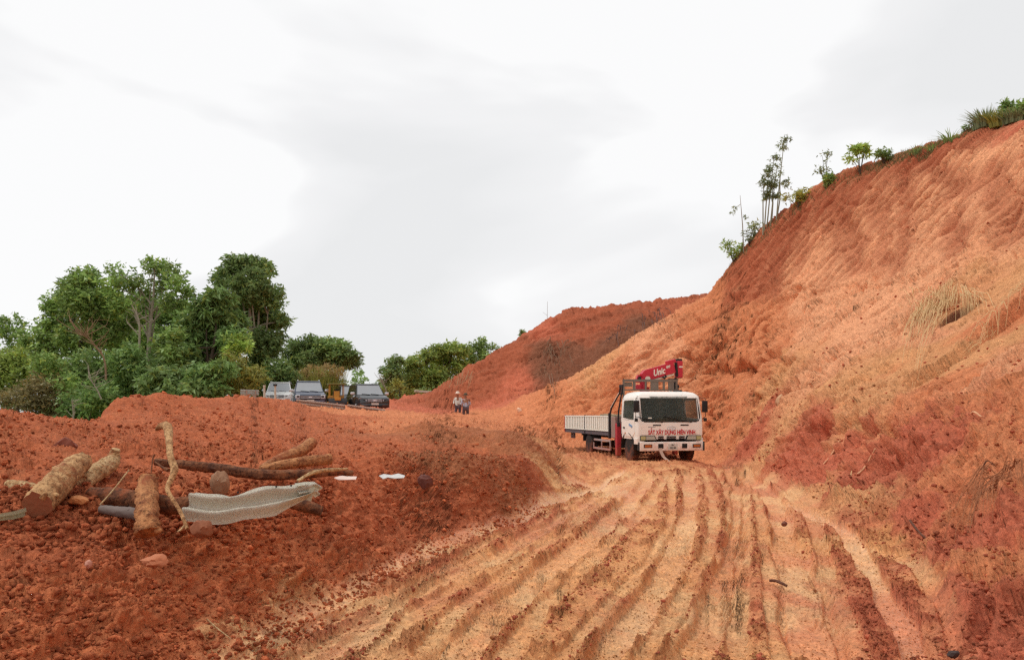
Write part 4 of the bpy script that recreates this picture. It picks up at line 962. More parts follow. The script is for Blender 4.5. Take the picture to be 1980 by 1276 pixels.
# side guards
for s in (-1, 1):
    g = MB(); y = s*1.12
    for z in (.63, .30): g.box((-3.95, y, z), (2.0, .04, .075))
    for xx in (-2.96, -3.95, -4.93): g.box((xx, y, .465), (.06, .035, .40))
    g.build('side_guard', pmat('side_guard_paint', (168, 160, 158), .6, var=.2, mud=(-.1, .7), mudc='rbank') if s < 0 else M_steel, truck)
    for xx in (-4.9, -6.2): MB().box((xx, s*1.0, .72), (.02, .35, .40)).build('mudflap', M_black, truck)
# crane frame behind the cab
MB().box((-2.32, 0, 1.0), (.42, 1.1, .35), bev=.03).build('crane_base', M_redleg, truck)
MB().box((-2.30, 0, .80), (.30, 2.30, .16), bev=.02).build('outrigger_beam', M_redleg, truck)
for s in (-1, 1):
    lg = MB().box((-2.16, s*1.10, .72), (.20, .17, 1.16), bev=.02).build('outrigger_leg', M_redleg, truck)
    MB().cyl((-2.16, s*1.10, .16), (-2.16, s*1.10, .02), .06, 12).build('outrigger_ram', M_steel, lg); MB().box((-2.16, s*1.10, .03), (.30, .26, .04), bev=.01).build('foot_plate', M_dsteel, lg)
    MB().box((-2.05, s*1.13, 1.26), (.10, .10, .16), bev=.01).build('valve_block', M_dsteel, lg)
    MB().box((-2.52, s*.95, 1.15), (.44, .44, .78), bev=.02).build('tool_box', pmat('dusty_grey_brown_box', (150, 122, 112), .8, var=.2) if s < 0 else M_dsteel, truck)
MB().cyl((-2.30, .0, 1.1), (-2.30, .0, 2.62), .17, 18, .15).build('crane_column', M_red, truck, 30)
# head rack over the cab back
rk = MB()
def bar(a, b, w): rk.tube([a, b], w, 6)
yr0 = -1.02
for s in (-1, 1): rk.box((-1.80, s*1.02, 1.86), (.07, .06, 2.0))
rk.box((-1.80, 0, 2.84), (.06, 2.10, .09)); rk.box((-1.80, 0, 2.50), (.05, 2.10, .05))
hr = rk.build('head_rack', M_rack, truck)
for yy, w in ((-.62, .10), (-.18, .06), (.16, .30), (.52, .08), (.80, .22)):
    MB().box((-1.80, yy, 2.64), (.035, w, .34)).build('rack_slat', M_rack, hr)
MB().box((-1.84, -.84, 2.70), (.03, .30, .16)).build('rack_board', M_rack, hr)
MB().box((-2.0, -.38, 2.60), (.12, .22, .20), bev=.03).build('red_oil_tank', M_red, truck)
# side pipes leaning down to the bed corner
for s in (-1, 1):
    rp_ = MB()
    rp_.tube([(-1.95, s*1.08, 2.66), (-1.98, s*1.10, 2.42), (-2.72, s*1.16, 1.85), (-2.86, s*1.17, 1.62), (-2.86, s*1.17, .80)], .035, 8)
    rp_.tube([(-1.80, s*1.06, 2.66), (-1.82, s*1.08, 2.42), (-2.05, s*1.12, 1.75), (-2.10, s*1.12, 1.30)], .032, 8)
    rp_.box((-1.90, s*1.07, 2.64), (.30, .06, .10)); rp_.box((-1.90, s*1.07, 2.36), (.30, .05, .05))
    rp_.build('side_hoop', M_dsteel, truck, 40)
    MB().tube([(-1.99, s*1.13, 2.40), (-2.71, s*1.19, 1.87)], .016, 6).build('pipe_highlight_strip', M_bedw, truck)
# folded boom lying across, rising to its tip
a = Vector((-2.12, -.06, 3.04)); b = Vector((-2.12, 1.04, 3.32)); u = (b-a).normalized(); v = Vector((0, -u.z, u.y))
def bp(s, t_, x=0): return a+u*s+v*t_+Vector((x, 0, 0))
Lb = (b-a).length
boom = MB().poly([bp(-.16, -.10, .13), bp(.06, -.20, .13), bp(Lb, -.17, .13), bp(Lb, .22, .13), bp(-.02, .20, .13), bp(-.16, .10, .13)], (-.26, 0, 0)).build('boom', M_red, truck)
MB().box(bp(Lb*.5, -.225, .0), (.20, Lb*.86, .05), rot=(math.atan2(u.z, u.y), 0, 0), bev=.01).build('boom_lower_flange', M_wt, boom)
MB().box(bp(Lb-.06, .25, 0), (.24, .34, .14), rot=(math.atan2(u.z, u.y), 0, 0), bev=.02).build('boom_top_case', M_red, boom)
MB().cyl(bp(0, -.14, .16), bp(0, -.14, -.2), .10, 16).build('boom_pivot', M_wt, boom)
MB().tube([bp(-.10, -.05), (-2.2, -.10, 2.40)], [.13, .15], 10).build('boom_foot', M_red, truck, 40)
MB().poly([(-2.22, -.46, 2.78), (-2.22, -.14, 2.78), (-2.22, -.08, 3.02), (-2.22, -.36, 3.06)], (.14, 0, 0)).build('winch_housing', M_red, truck)
MB().cyl((-2.05, -.30, 2.92), (-2.3, -.30, 2.92), .08, 14).build('winch_drum', M_dsteel, truck)
tip = MB().box((-2.12, 1.24, 3.27), (.30, .22, .62), bev=.03).build('boom_head', M_red, truck)
MB().box((-2.12, 1.24, 3.61), (.24, .20, .10), bev=.02).build('sheave_guard', M_dsteel, tip); MB().cyl((-2.02, 1.24, 3.52), (-2.22, 1.24, 3.52), .09, 14).build('sheave', M_dsteel, tip)
MB().box((-2.0, 1.10, 3.26), (.10, .07, .50), rot=(.1, 0, 0)).build('black_hose_bundle', M_black, tip); MB().box((-1.96, 1.26, 3.36), (.02, .14, .05)).build('boom_head_strip', M_wt, tip)
MB().box((-2.10, 1.28, 3.04), (.16, .12, .18), bev=.02).build('knuckle', M_black, tip)
MB().tube([(-1.98, .55, 3.0), (-1.98, .62, 2.93), (-1.98, .70, 2.99), (-1.98, .64, 3.06)], .03, 8).build('shackle', M_dsteel, tip)
hk = MB().tube([(-1.98, 1.06, 2.96), (-1.97, 1.02, 2.6), (-1.8, .94, 2.44), (-.55, .62, 2.43)], .045, 10).build('hose', M_black, truck, 40)
MB().cyl((-2.12, .93, 2.90), (-2.12, .93, 2.3), .05, 12).build('support_ram', M_bedw, truck); MB().box((-2.12, 1.02, 2.90), (.2, .34, .06)).build('support_plate', M_rack, truck)
Mb = Matrix(((0, 0, 1, -1.985), (u.y, v.y, 0, 0), (u.z, v.z, 0, 0), (0, 0, 0, 1)))
def boomM(s, t_): 
    q_ = bp(s, t_); M_ = Mb.copy(); M_[1][3] = q_.y; M_[2][3] = q_.z; return M_
text_mesh('boom_lettering', 'Unic', .32, M_wt, boom, boomM(.48, .0), .004, .35, width=.48, bold=.010)
text_mesh('boom_small_lettering', 'URV', .12, M_wt, boom, boomM(.88, .10), .004, .3, width=.18, bold=.006)
# tow strap hanging from the bumper to the mud, ground strap heap
st = MB(); sp_ = [(.09, -.42, .50), (.16, -.42, .36), (.24, -.37, .20), (.38, -.28, .08), (.60, -.20, .03)]
for p, q_ in zip(sp_[:-1], sp_[1:]): st.poly([Vector(p)+Vector((0, -.055, 0)), Vector(p)+Vector((0, .055, 0)), Vector(q_)+Vector((0, .055, 0)), Vector(q_)+Vector((0, -.055, 0))], (.012, 0, .006))
ts = st.build('tow_strap', pmat('muddy_webbing', (190, 160, 142), .9, var=.15), None); ts.matrix_world = Matrix.Translation(truck.location) @ truck.rotation_euler.to_matrix().to_4x4()
tag(ts, 'pale tow strap hanging from the truck bumper down to the mud', 'strap')
# ------------------------------------------------------------------ parked cars on the old road
def car(name, label, paint, loc, rz, kind, L=4.9, Wd=1.88, Hh=1.84, group='cars parked on the old road', tilt=0):
    root = empty(name, loc, rz, label, 'car', group)
    hw = Wd/2; f = L/2; hood = 1.10; belt = 1.12
    def ring(x, zl, zh, w, tw):
        return [(x, -w*.86, zl), (x, -w*.985, zl+.10), (x, -w, zl+(zh-zl)*.55), (x, -w*.985, zh-.10), (x, -w*tw, zh), (x, w*tw, zh), (x, w*.985, zh-.10), (x, w, zl+(zh-zl)*.55), (x, w*.985, zl+.10), (x, w*.86, zl)]
    secs = [(f, .42, .80, hw*.84, .9), (f-.03, .36, .92, hw*.92, .88), (f-.16, .32, 1.0, hw*.98, .86), (f-.5, .30, hood-.02, hw, .86), (f-1.25, .30, belt, hw, .88), (f-1.35, .3, belt+.02, hw, .9), (0, .3, belt+.02, hw, .9), (-f+.9, .3, belt+.04, hw, .9), (-f+.1, .35, belt+.02, hw*.97, .9), (-f, .42, 1.0, hw*.93, .88)]
    if kind == 'pickup': pass
    MB().loft([ring(*q) for q in secs]).build('body', paint, root, 35)
    # greenhouse
    rb = -f+.25 if kind == 'suv' else -f+1.75
    g0, g1 = f-1.28, f-2.05; rt = rb+(.35 if kind == 'suv' else .15)
    zt_ = Hh-.04; bw, tw = hw*.90, hw*.73
    Bq = {'fb': (g0, belt), 'ft': (g1, zt_), 'rt': (rt, zt_), 'rb': (rb, belt)}
    MB().loft([[(g0, -bw, belt), (g0, bw, belt), (rb, bw, belt), (rb, -bw, belt)], [(g1, -tw, zt_), (g1, tw, zt_), (rt, tw, zt_), (rt, -tw, zt_)]]).build('cabin_pillars', paint, root)
    MB().loft([rrect(rt-.05, g1+.08, -tw-.02, tw+.02, .12, zt_-.01), rrect(rt+.02, g1-.02, -tw+.06, tw-.06, .12, zt_+.05)]).build('roof', paint, root, 40)
    e_ = Vector((g1-g0, 0, zt_-belt)); nrm = Vector((zt_-belt, 0, g0-g1)).normalized()*.012
    def fpt(y, t_): return Vector((g0, y, belt))+e_*t_
    ws_ = MB().poly([fpt(-bw*.93, .06), fpt(bw*.93, .06), fpt(tw*.95, .94), fpt(-tw*.95, .94)], nrm).build('windscreen', M_cglass, root)
    MB().tube([fpt(bw*.6, .05)+nrm*2, fpt(0.02, .12)+nrm*2], .012, 5).build('wiper', M_black, ws_); MB().tube([fpt(-.02, .05)+nrm*2, fpt(-bw*.6, .12)+nrm*2], .012, 5).build('wiper', M_black, ws_)
    for s in (-1, 1):
        def spt(x, t_): return Vector((x, s*(bw+(tw-bw)*t_+.004), belt+(zt_-belt)*t_))
        x_a = g0-.30; n = 3 if kind == 'suv' else 2; seg = (x_a-(rb+.18))/n
        for k in range(n):
            xa = x_a-k*seg-.03; xb = x_a-(k+1)*seg+.04
            sl_ = (g1-g0)
            top_a = min(xa, g0+sl_*.9-.12)
            MB().poly([spt(xa, .07), spt(top_a, .90), spt(xb, .90), spt(xb, .07)], (0, s*.01, 0)).build('side_window', M_cglass2, root)
        mr = MB().box((g0-.22, s*(hw+.10), belt+.12), (.14, .24, .17), bev=.03).build('door_mirror', M_mirr, root, 40)
        MB().cyl((g0-.95, s*(hw-.0), .95), (g0-1.15, s*(hw+.02), .95), .018, 6).build('door_handle', M_chrome, root)
        MB().box((g0-.9, s*(hw-.005), .42), (2.1, .05, .10), bev=.01).build('side_step', M_black, root)
        if kind == 'suv' or True: MB().tube([(g1-.1, s*(tw-.06), zt_+.05), (g1-.25, s*(tw-.06), zt_+.12), (rt+.2, s*(tw-.06), zt_+.12), (rt+.1, s*(tw-.06), zt_+.05)], .02, 6).build('roof_rail', M_chrome, root)
        for xw in (f-.88, -f+1.0):
            ar = MB().loft([[(xw+(r_*math.cos(a/20*2*math.pi)), s*(hw+.004+q), .38+r_*math.sin(a/20*2*math.pi)) for a in range(20)] for r_, q in ((.44, -.05), (.44, .0), (.36, .0))], cap=True).build('wheel_arch', M_black, root)
            wh = MB().loft([[(xw+r_*math.cos(a/22*2*math.pi), s*(hw-.11)+q, .37+r_*math.sin(a/22*2*math.pi)) for a in range(22)] for q, r_ in ((-.11, .28), (-.09, .36), (.09, .36), (.125, .28))]).build('wheel', M_tyre, root, 35)
            rm = MB().cyl((xw, s*(hw+.005), .37), (xw, s*(hw+.03), .37), .10, 14)
            for k in range(6):
                a = k/6*2*math.pi; rm.box((xw+.14*math.cos(a), s*(hw+.02), .37+.14*math.sin(a)), (.24, .02, .06), rot=(0, -a, 0))
            rm.build('rim', M_chrome, wh)
    # front: grille, lamps, bumper, plate, badge
    x = f+.0
    if kind == 'pickup':
        MB().box((x+.005, 0, .80), (.05, 1.22, .26), bev=.03).build('grille', M_black, root)
        for z in (.85, .76): MB().box((x+.035, 0, z), (.02, 1.16, .035)).build('grille_bar', M_chrome, root)
        for s in (-1, 1):
            h_ = MB().box((x-.03, s*.74, .84), (.12, .28, .22), bev=.03).build('headlight', M_chrome, root)
            MB().box((x+.034, s*.72, .84), (.01, .16, .10), bev=.004).build('lens', M_black, h_)
    else:
        for z in (.87, .81, .75): MB().box((x+.01, 0, z), (.05, .86, .028), bev=.008).build('grille_bar', M_chrome, root)
        MB().box((x-.01, 0, .81), (.04, .9, .20), bev=.02).build('grille', M_black, root)
        for s in (-1, 1):
            h_ = MB().poly([(x-.02, s*.48, .86), (x-.10, s*.86, .96), (x-.22, s*.92, .90), (x-.03, s*.5, .76)], (.04, 0, 0)).build('headlight', M_chrome, root)
            MB().poly([(x+.022, s*.56, .84), (x-.05, s*.78, .90), (x-.05, s*.78, .85), (x+.022, s*.56, .79)], (.012, 0, 0)).build('lens', M_black, h_)
            MB().box((x+.01, s*.68, .58), (.05, .26, .12), bev=.02).build('fog_lamp_bezel', M_black, root)
    MB().box((x+.03, 0, .81), (.02, .20, .09), bev=.008).build('badge', M_chrome, root)
    MB().box((x-.0, 0, .52), (.14, Wd*.86, .20), bev=.05).build('bumper', paint, root, 40)
    MB().box((x+.06, 0, .50), (.04, .9, .09), bev=.01).build('air_intake', M_black, root)
    MB().box((x+.085, 0, .60), (.01, .44, .11)).build('number_plate', M_plate, root)
    return root
M_cglass = pmat('car_windscreen_glass', (146, 150, 154), .08, 0, .12, 2, spec=1.0); M_cglass2 = pmat('tinted_car_glass', (30, 32, 34), .08, spec=.8)
M_mirr = pmat('bright_mirror_cap', (205, 206, 208), .25, .5)
M_navy = pmat('dark_navy_car_paint', (66, 74, 94), .12, .35, .08, 3, mud=(-.3, .6), mudc='dred', spec=.8)
M_cblk = pmat('black_car_paint', (50, 53, 56), .12, .2, .08, 3, mud=(-.3, .55), mudc='dred', spec=.8)
M_cblk2 = pmat('dusty_black_car_paint', (46, 42, 40), .3, .1, .2, 3, mud=(-.2, .8), mudc='dred')
M_cwht = pmat('white_car_paint', (236, 236, 234), .2, 0, .05, 3, mud=(-.3, .5), mudc='rbank')
hd = math.atan2(-.955, .30)
def put_car(px, py_roof, Y, *a, H=1.84, dz=0.0, rz=hd, **k):
    px = px-3; p = W(px, py_roof, Y); return car(a[0], a[1], a[2], (p.x, p.y, p.z-H-.05+dz), rz, **k)
put_car(599, 736, 49.5, 'pickup_truck', 'dark navy pickup truck with square chrome grille, left of the yellow machine', M_navy, kind='pickup', L=5.3, Wd=1.95)
put_car(712, 741, 48.0, 'black_suv', 'black off-road car with slatted chrome grille, rightmost of the parked cars', M_cblk, kind='suv', rz=math.atan2(-.93, .37))
put_car(545, 738, 55.5, 'white_suv', 'white car mostly hidden behind the dark navy pickup', M_cwht, kind='suv', rz=math.atan2(-.97, .2))
put_car(681, 744, 53.5, 'dark_car', 'dusty dark car half hidden behind the black off-road car', M_cblk2, kind='suv', rz=math.atan2(-.95, .3))
# yellow construction machine with canopy
p = W(650, 788, 48.3); yl = empty('road_roller', (p.x, p.y, 1.62), hd, 'yellow construction machine under a flat olive canopy between the parked cars', 'roller')
yl.scale = (.72,)*3
M_yel = pmat('faded_yellow_machine_paint', (206, 142, 52), .5, 0, .2, 4, mud=(.0, 1.1)); M_oliv = pmat('olive_canopy_paint', (118, 112, 52), .6, var=.2)
MB().box((-.6, 0, 1.0), (1.6, 1.3, .7), bev=.06).build('engine_cover', M_yel, yl, 40)
MB().loft([[(1.35+.55*math.cos(a/24*2*math.pi), y, .56+.55*math.sin(a/24*2*math.pi)) for a in range(24)] for y in (-.75, .75)]).build('drum', M_dsteel, yl, 30)
MB().box((1.2, 0, 1.05), (1.2, .5, .25), bev=.03).build('yoke', M_yel, yl)
for s in (-1, 1):
    MB().box((1.2, s*.80, .7), (1.1, .10, .22), bev=.02).build('drum_arm', M_yel, yl)
    MB().loft([[(-.8+r_*math.cos(a/20*2*math.pi), s*y, .55+r_*math.sin(a/20*2*math.pi)) for a in range(20)] for y, r_ in ((.50, .4), (.52, .54), (.80, .54), (.83, .4))]).build('wheel', M_tyre, yl, 35)
    for xx in (-.35, .75): MB().tube([(xx, s*.58, 1.25), (xx, s*.58, 2.28)], .035, 6).build('canopy_post', M_yel, yl)
MB().box((.2, 0, 2.33), (1.75, 1.5, .12), bev=.03).build('canopy', M_oliv, yl)
MB().box((.0, 0, 1.5), (.5, .55, .5), bev=.06).build('seat', M_black, yl); MB().box((.55, 0, 1.45), (.2, .5, .6), bev=.04).build('console', M_yel, yl)
MB().tube([(.45, 0, 1.72), (.40, 0, 1.85)], .15, 12).build('steering_wheel', M_black, yl)

# ------------------------------------------------------------------ two workers
def person(name, label, loc, rz, shirt, hatm, trous, skin, lean=0.1, cam=False):
    root = empty(name, loc, rz, label, 'person', 'workers on the spoil heap')
    J = {'pel': (0, 0, .93), 'wa': (.0, 0, 1.06), 'ch': (.03, 0, 1.27), 'nk': (.05, 0, 1.44), 'hb': (.07, 0, 1.52), 'hd': (.09, 0, 1.63),
         'hl': (0, .10, .90), 'kl': (.05, .13, .50), 'al': (-.02, .14, .09), 'tl': (.14, .16, .04), 'hr': (0, -.10, .90), 'kr': (.12, -.13, .50), 'ar': (.06, -.14, .09), 'tr': (.22, -.15, .04),
         'sl': (.04, .19, 1.38), 'el': (.06, .27, 1.12), 'wl': (.24, .18, 1.02), 'ml': (.32, .13, 1.03), 'sr': (.04, -.19, 1.38), 'er': (.06, -.27, 1.12), 'wr': (.24, -.18, 1.05), 'mr': (.32, -.12, 1.08)}
    R_ = {'pel': .13, 'wa': .12, 'ch': .15, 'nk': .055, 'hb': .075, 'hd': .09, 'hl': .09, 'kl': .062, 'al': .045, 'tl': .04, 'hr': .09, 'kr': .062, 'ar': .045, 'tr': .04,
          'sl': .065, 'el': .045, 'wl': .03, 'ml': .032, 'sr': .065, 'er': .045, 'wr': .03, 'mr': .032}
    E = ['pel-wa', 'wa-ch', 'ch-nk', 'nk-hb', 'hb-hd', 'pel-hl', 'hl-kl', 'kl-al', 'al-tl', 'pel-hr', 'hr-kr', 'kr-ar', 'ar-tr', 'ch-sl', 'sl-el', 'el-wl', 'wl-ml', 'ch-sr', 'sr-er', 'er-wr', 'wr-mr']
    ks = list(J)
    def skin_obj(nm, keys, edges, grow, mat, root_k):
        me_ = bpy.data.meshes.new(nm); me_.from_pydata([J[k] for k in keys], [(keys.index(a), keys.index(b)) for a, b in edges], []); me_.update()
        o = bpy.data.objects.new(nm, me_); col.objects.link(o); o.modifiers.new('s', 'SKIN'); me_.skin_vertices
        if not me_.skin_vertices: me_.attributes
        sv = me_.skin_vertices[0].data
        for i, k in enumerate(keys): sv[i].radius = (R_[k]*grow,)*2; sv[i].use_root = (k == root_k)
        sb_ = o.modifiers.new('b', 'SUBSURF'); sb_.levels = 2; sb_.render_levels = 2
        dg = bpy.context.evaluated_depsgraph_get(); m2 = bpy.data.meshes.new_from_object(o.evaluated_get(dg)); bpy.data.objects.remove(o)
        m2.materials.clear(); m2.materials.append(mat); m2.polygons.foreach_set('use_smooth', np.ones(len(m2.polygons), bool))
        o2 = bpy.data.objects.new(nm, m2); col.objects.link(o2); o2.parent = root; return o2
    ed = [tuple(q.split('-')) for q in E]
    skin_obj('body', ks, ed, 1.0, skin, 'pel')
    k2 = ['pel', 'wa', 'ch', 'sl', 'el', 'wl', 'sr', 'er', 'wr']; skin_obj('shirt', k2, [e_ for e_ in ed if e_[0] in k2 and e_[1] in k2], 1.18, shirt, 'wa')
    k3 = ['pel', 'hl', 'kl', 'al', 'hr', 'kr', 'ar']; skin_obj('trousers', k3, [e_ for e_ in ed if e_[0] in k3 and e_[1] in k3], 1.22, trous, 'pel')
    ht = MB(); c = Vector(J['hd'])+Vector((0, 0, .05))
    ht.loft([[(c.x+r_*1.08*math.cos(a/16*2*math.pi), c.y+r_*math.sin(a/16*2*math.pi), c.z+z) for a in range(16)] for r_, z in ((.17, -.015), (.175, .0), (.115, .015), (.108, .07), (.07, .12), (.01, .13))])
    ht.build('hat', hatm, root, 50)
    for s in (-1, 1): MB().box((.175, s*.033, 1.645), (.012, .022, .010), bev=.003).build('eye', M_black, root)
    MB().box((.185, 0, 1.61), (.03, .022, .04), bev=.008).build('nose', skin, root); MB().box((.172, 0, 1.575), (.01, .05, .010)).build('mouth', M_text, root)
    for s, w_ in ((1, 'ml'), (-1, 'mr')):
        q0 = Vector(J[w_])
        for k in range(4): MB().tube([q0+Vector((.02, s*(-.022+.015*k), 0)), q0+Vector((.06, s*(-.024+.016*k), -.01)), q0+Vector((.085-.005*abs(k-1), s*(-.02+.014*k), -.03))], [.009, .008, .006], 6).build('finger', skin, root)
        MB().tube([q0+Vector((.0, -s*.025, .01)), q0+Vector((.035, -s*.045, .015)), q0+Vector((.055, -s*.042, .01))], [.010, .009, .007], 6).build('thumb', skin, root)
    return root
M_skin = pmat('sun_tanned_skin', (150, 104, 78), .6)
M_sh1 = pmat('pale_shirt_cloth', (214, 210, 198), .9, var=.08); M_sh2 = pmat('grey_blue_shirt_cloth', (176, 180, 196), .9, var=.1)
M_hat1 = pmat('cream_hat', (226, 208, 190), .7); M_hat2 = pmat('dark_olive_hat', (72, 66, 48), .8); M_tr = pmat('dark_trousers', (92, 78, 82), .9)
Yp = 47.0
for (px, Yp, py0, nm, lb, sh, ht, rz_) in ((886, 47.0, 757, 'person', 'person in a pale shirt and cream hat standing on the spoil behind the truck', M_sh1, M_hat1, -1.9), (900.5, 46.2, 760, 'person', 'person in a grey blue shirt and dark olive hat, right of the other worker', M_sh2, M_hat2, 1.7)):
    q = W(px, py0, Yp); person(nm, lb, (q.x, q.y, q.z-1.79), rz_, sh, ht, M_tr, M_skin)

# ------------------------------------------------------------------ guardrails near the cars
M_gr = pmat('dusty_galvanised_steel', (178, 150, 134), .6, .2, .2, 3); M_post = pmat('dusty_concrete', (196, 184, 168), .9, var=.2)
def wbeam(name, path, up, parent=None, mat=None, h=.31, amp=.045, n=None, thick=.006, deform=None):
    mb = MB(); prof = []; K = 22
    for k in range(K+1):
        v_ = k/K; prof.append((v_, amp*(-math.cos(v_*4*math.pi)*.5+.5)))
    V = {}; pts_ = [Vector(p) for p in path]; m_ = len(pts_)
    for i, p in enumerate(pts_):
        d = (pts_[min(i+1, m_-1)]-pts_[max(i-1, 0)]).normalized(); u_ = Vector(up(i/(m_-1)) if callable(up) else up); u_ = (u_-d*u_.dot(d)).normalized(); nn = d.cross(u_).normalized()
        for k, (v_, o_) in enumerate(prof):
            q = p+u_*(v_-.5)*h+nn*o_
            if deform: q = deform(i/(m_-1), v_, q, u_, nn)
            V[i, k] = mb.bm.verts.new(q)
    for i in range(m_-1):
        for k in range(K): mb.bm.faces.new((V[i, k], V[i+1, k], V[i+1, k+1], V[i, k+1]))
    bmesh.ops.solidify(mb.bm, geom=mb.bm.faces[:], thickness=thick)
    return mb.build(name, mat or M_gr, parent, 60)
def rail(label, a, b, n_post, grp, mat=None):
    root = empty('guardrail', ((a.x+b.x)/2, (a.y+b.y)/2, min(a.z, b.z)-.7), 0, label, 'guardrail', grp)
    o = root.location
    wbeam('beam', [a.lerp(b, k/8)-o for k in range(9)], (0, 0, 1), root, mat)
    for k in range(n_post):
        q = a.lerp(b, (k+.5)/n_post)-o; MB().box((q.x, q.y+.10, q.z-.35), (.14, .12, .95)).build('post', M_gr, root); 
    return root
rail('dusty guardrail in front of the navy pickup', W(573, 777, 41), W(668, 788, 39.5), 3, 'guardrails by the parked cars')
rail('dusty guardrail dipping into the mud in front of the black car', W(672, 787, 40.5), W(745, 797, 39.5), 2, 'guardrails by the parked cars')
rail('weathered guardrail end left of the parked cars beside two stakes', W(464, 758, 43), W(500, 759, 45), 2, 'guardrails by the parked cars', pmat('pale_guardrail_steel', (190, 188, 180), .6, .1))
for px, py, h_, lb in ((511, 748, 1.5, 'pale marker stake left of the white car'), (532, 746, 1.7, 'pale post with black top beside the white car')):
    q = W(px, py, 44); ro = empty('marker_post', (q.x, q.y, q.z-h_), 0, lb, 'post')
    MB().cyl((0, 0, 0), (0, 0, h_), .07, 8, .06).build('shaft', M_post, ro); MB().cyl((0, 0, h_), (0, 0, h_+.10), .075 if px < 520 else .12, 8).build('cap', M_black if px > 520 else M_post, ro)
q = W(818, 757, 58); tag(MB().box((0, 0, 0), (1.3, .25, .16), rot=(0, .06, .1), bev=.02).build('concrete_kerb', M_post, None, loc=q), 'pale concrete bar lying at the foot of the right-hand trees', 'kerb')
# ------------------------------------------------------------------ log pile and crushed guardrail on the left bank
def barkmat(name, base_c, dark_c, mud_amt=.5, sc_=9.0, bump=.018):
    m_, t_, b_ = mat_new(name); tc_ = N(t_, 'ShaderNodeTexCoord')
    def nz(scale, det=8, ro=.7):
        n_ = N(t_, 'ShaderNodeTexNoise'); n_.inputs['Scale'].default_value = scale; n_.inputs['Detail'].default_value = det; n_.inputs['Roughness'].default_value = ro; t_.links.new(tc_.outputs['Object'], n_.inputs['Vector']); return n_.outputs[0]
    def ramp(v, a, b): 
        r_ = N(t_, 'ShaderNodeMapRange'); r_.inputs[1].default_value = a; r_.inputs[2].default_value = b; t_.links.new(v, r_.inputs[0]); return r_.outputs[0]
    def mixc_(f_, a, b):
        n_ = N(t_, 'ShaderNodeMix', data_type='RGBA'); t_.links.new(f_, n_.inputs[0])
        for i_, v_ in ((6, a), (7, b)):
            if isinstance(v_, tuple): n_.inputs[i_].default_value = (*s2l(v_), 1)
            else: t_.links.new(v_, n_.inputs[i_])
        return n_.outputs[2]
    f1 = nz(sc_); f2 = nz(sc_*4.5); f3 = nz(3.2, 9, .75)
    c_ = mixc_(ramp(f1, .42, .60), base_c, dark_c); c_ = mixc_(ramp(f2, .50, .66), c_, tuple(int(q*.55) for q in dark_c)); c_ = mixc_(ramp(f3, .62-.25*mud_amt, .72-.25*mud_amt), c_, (150, 84, 54))
    t_.links.new(c_, b_.inputs['Base Color']); b_.inputs['Roughness'].default_value = .85; b_.inputs['Specular IOR Level'].default_value = .2
    h_ = math_n(t_, 'MULTIPLY_ADD', f2, .6, f1); bp = N(t_, 'ShaderNodeBump'); bp.inputs['Distance'].default_value = bump; t_.links.new(h_, bp.inputs['Height']); t_.links.new(bp.outputs[0], b_.inputs['Normal']); return m_
M_bark = barkmat('peeled_tan_bark', (206, 164, 116), (150, 104, 66), .15); M_barkd = barkmat('dark_wet_bark', (146, 96, 66), (88, 56, 42), .3)
M_barkm = barkmat('mud_coated_bark', (196, 138, 92), (140, 86, 56), .35); M_barkl = barkmat('pale_peeled_wood', (216, 188, 142), (170, 128, 86), .12)
M_cut = pmat('sawn_log_end', (150, 92, 62), .85, 0, .25, 14, bump=.006); M_cutd = pmat('dark_sawn_end', (76, 52, 40), .9, 0, .3, 14)
def crom(P_, n):
    out = []
    for i in range(len(P_)-1):
        p0, p1, p2, p3 = P_[max(i-1, 0)], P_[i], P_[i+1], P_[min(i+2, len(P_)-1)]
        for k in range(n):
            t_ = k/n; out.append(tuple(.5*((2*p1[j])+(-p0[j]+p2[j])*t_+(2*p0[j]-5*p1[j]+4*p2[j]-p3[j])*t_*t_+(-p0[j]+3*p1[j]-3*p2[j]+p3[j])*t_**3) for j in range(len(p1))))
    out.append(tuple(P_[-1])); return out
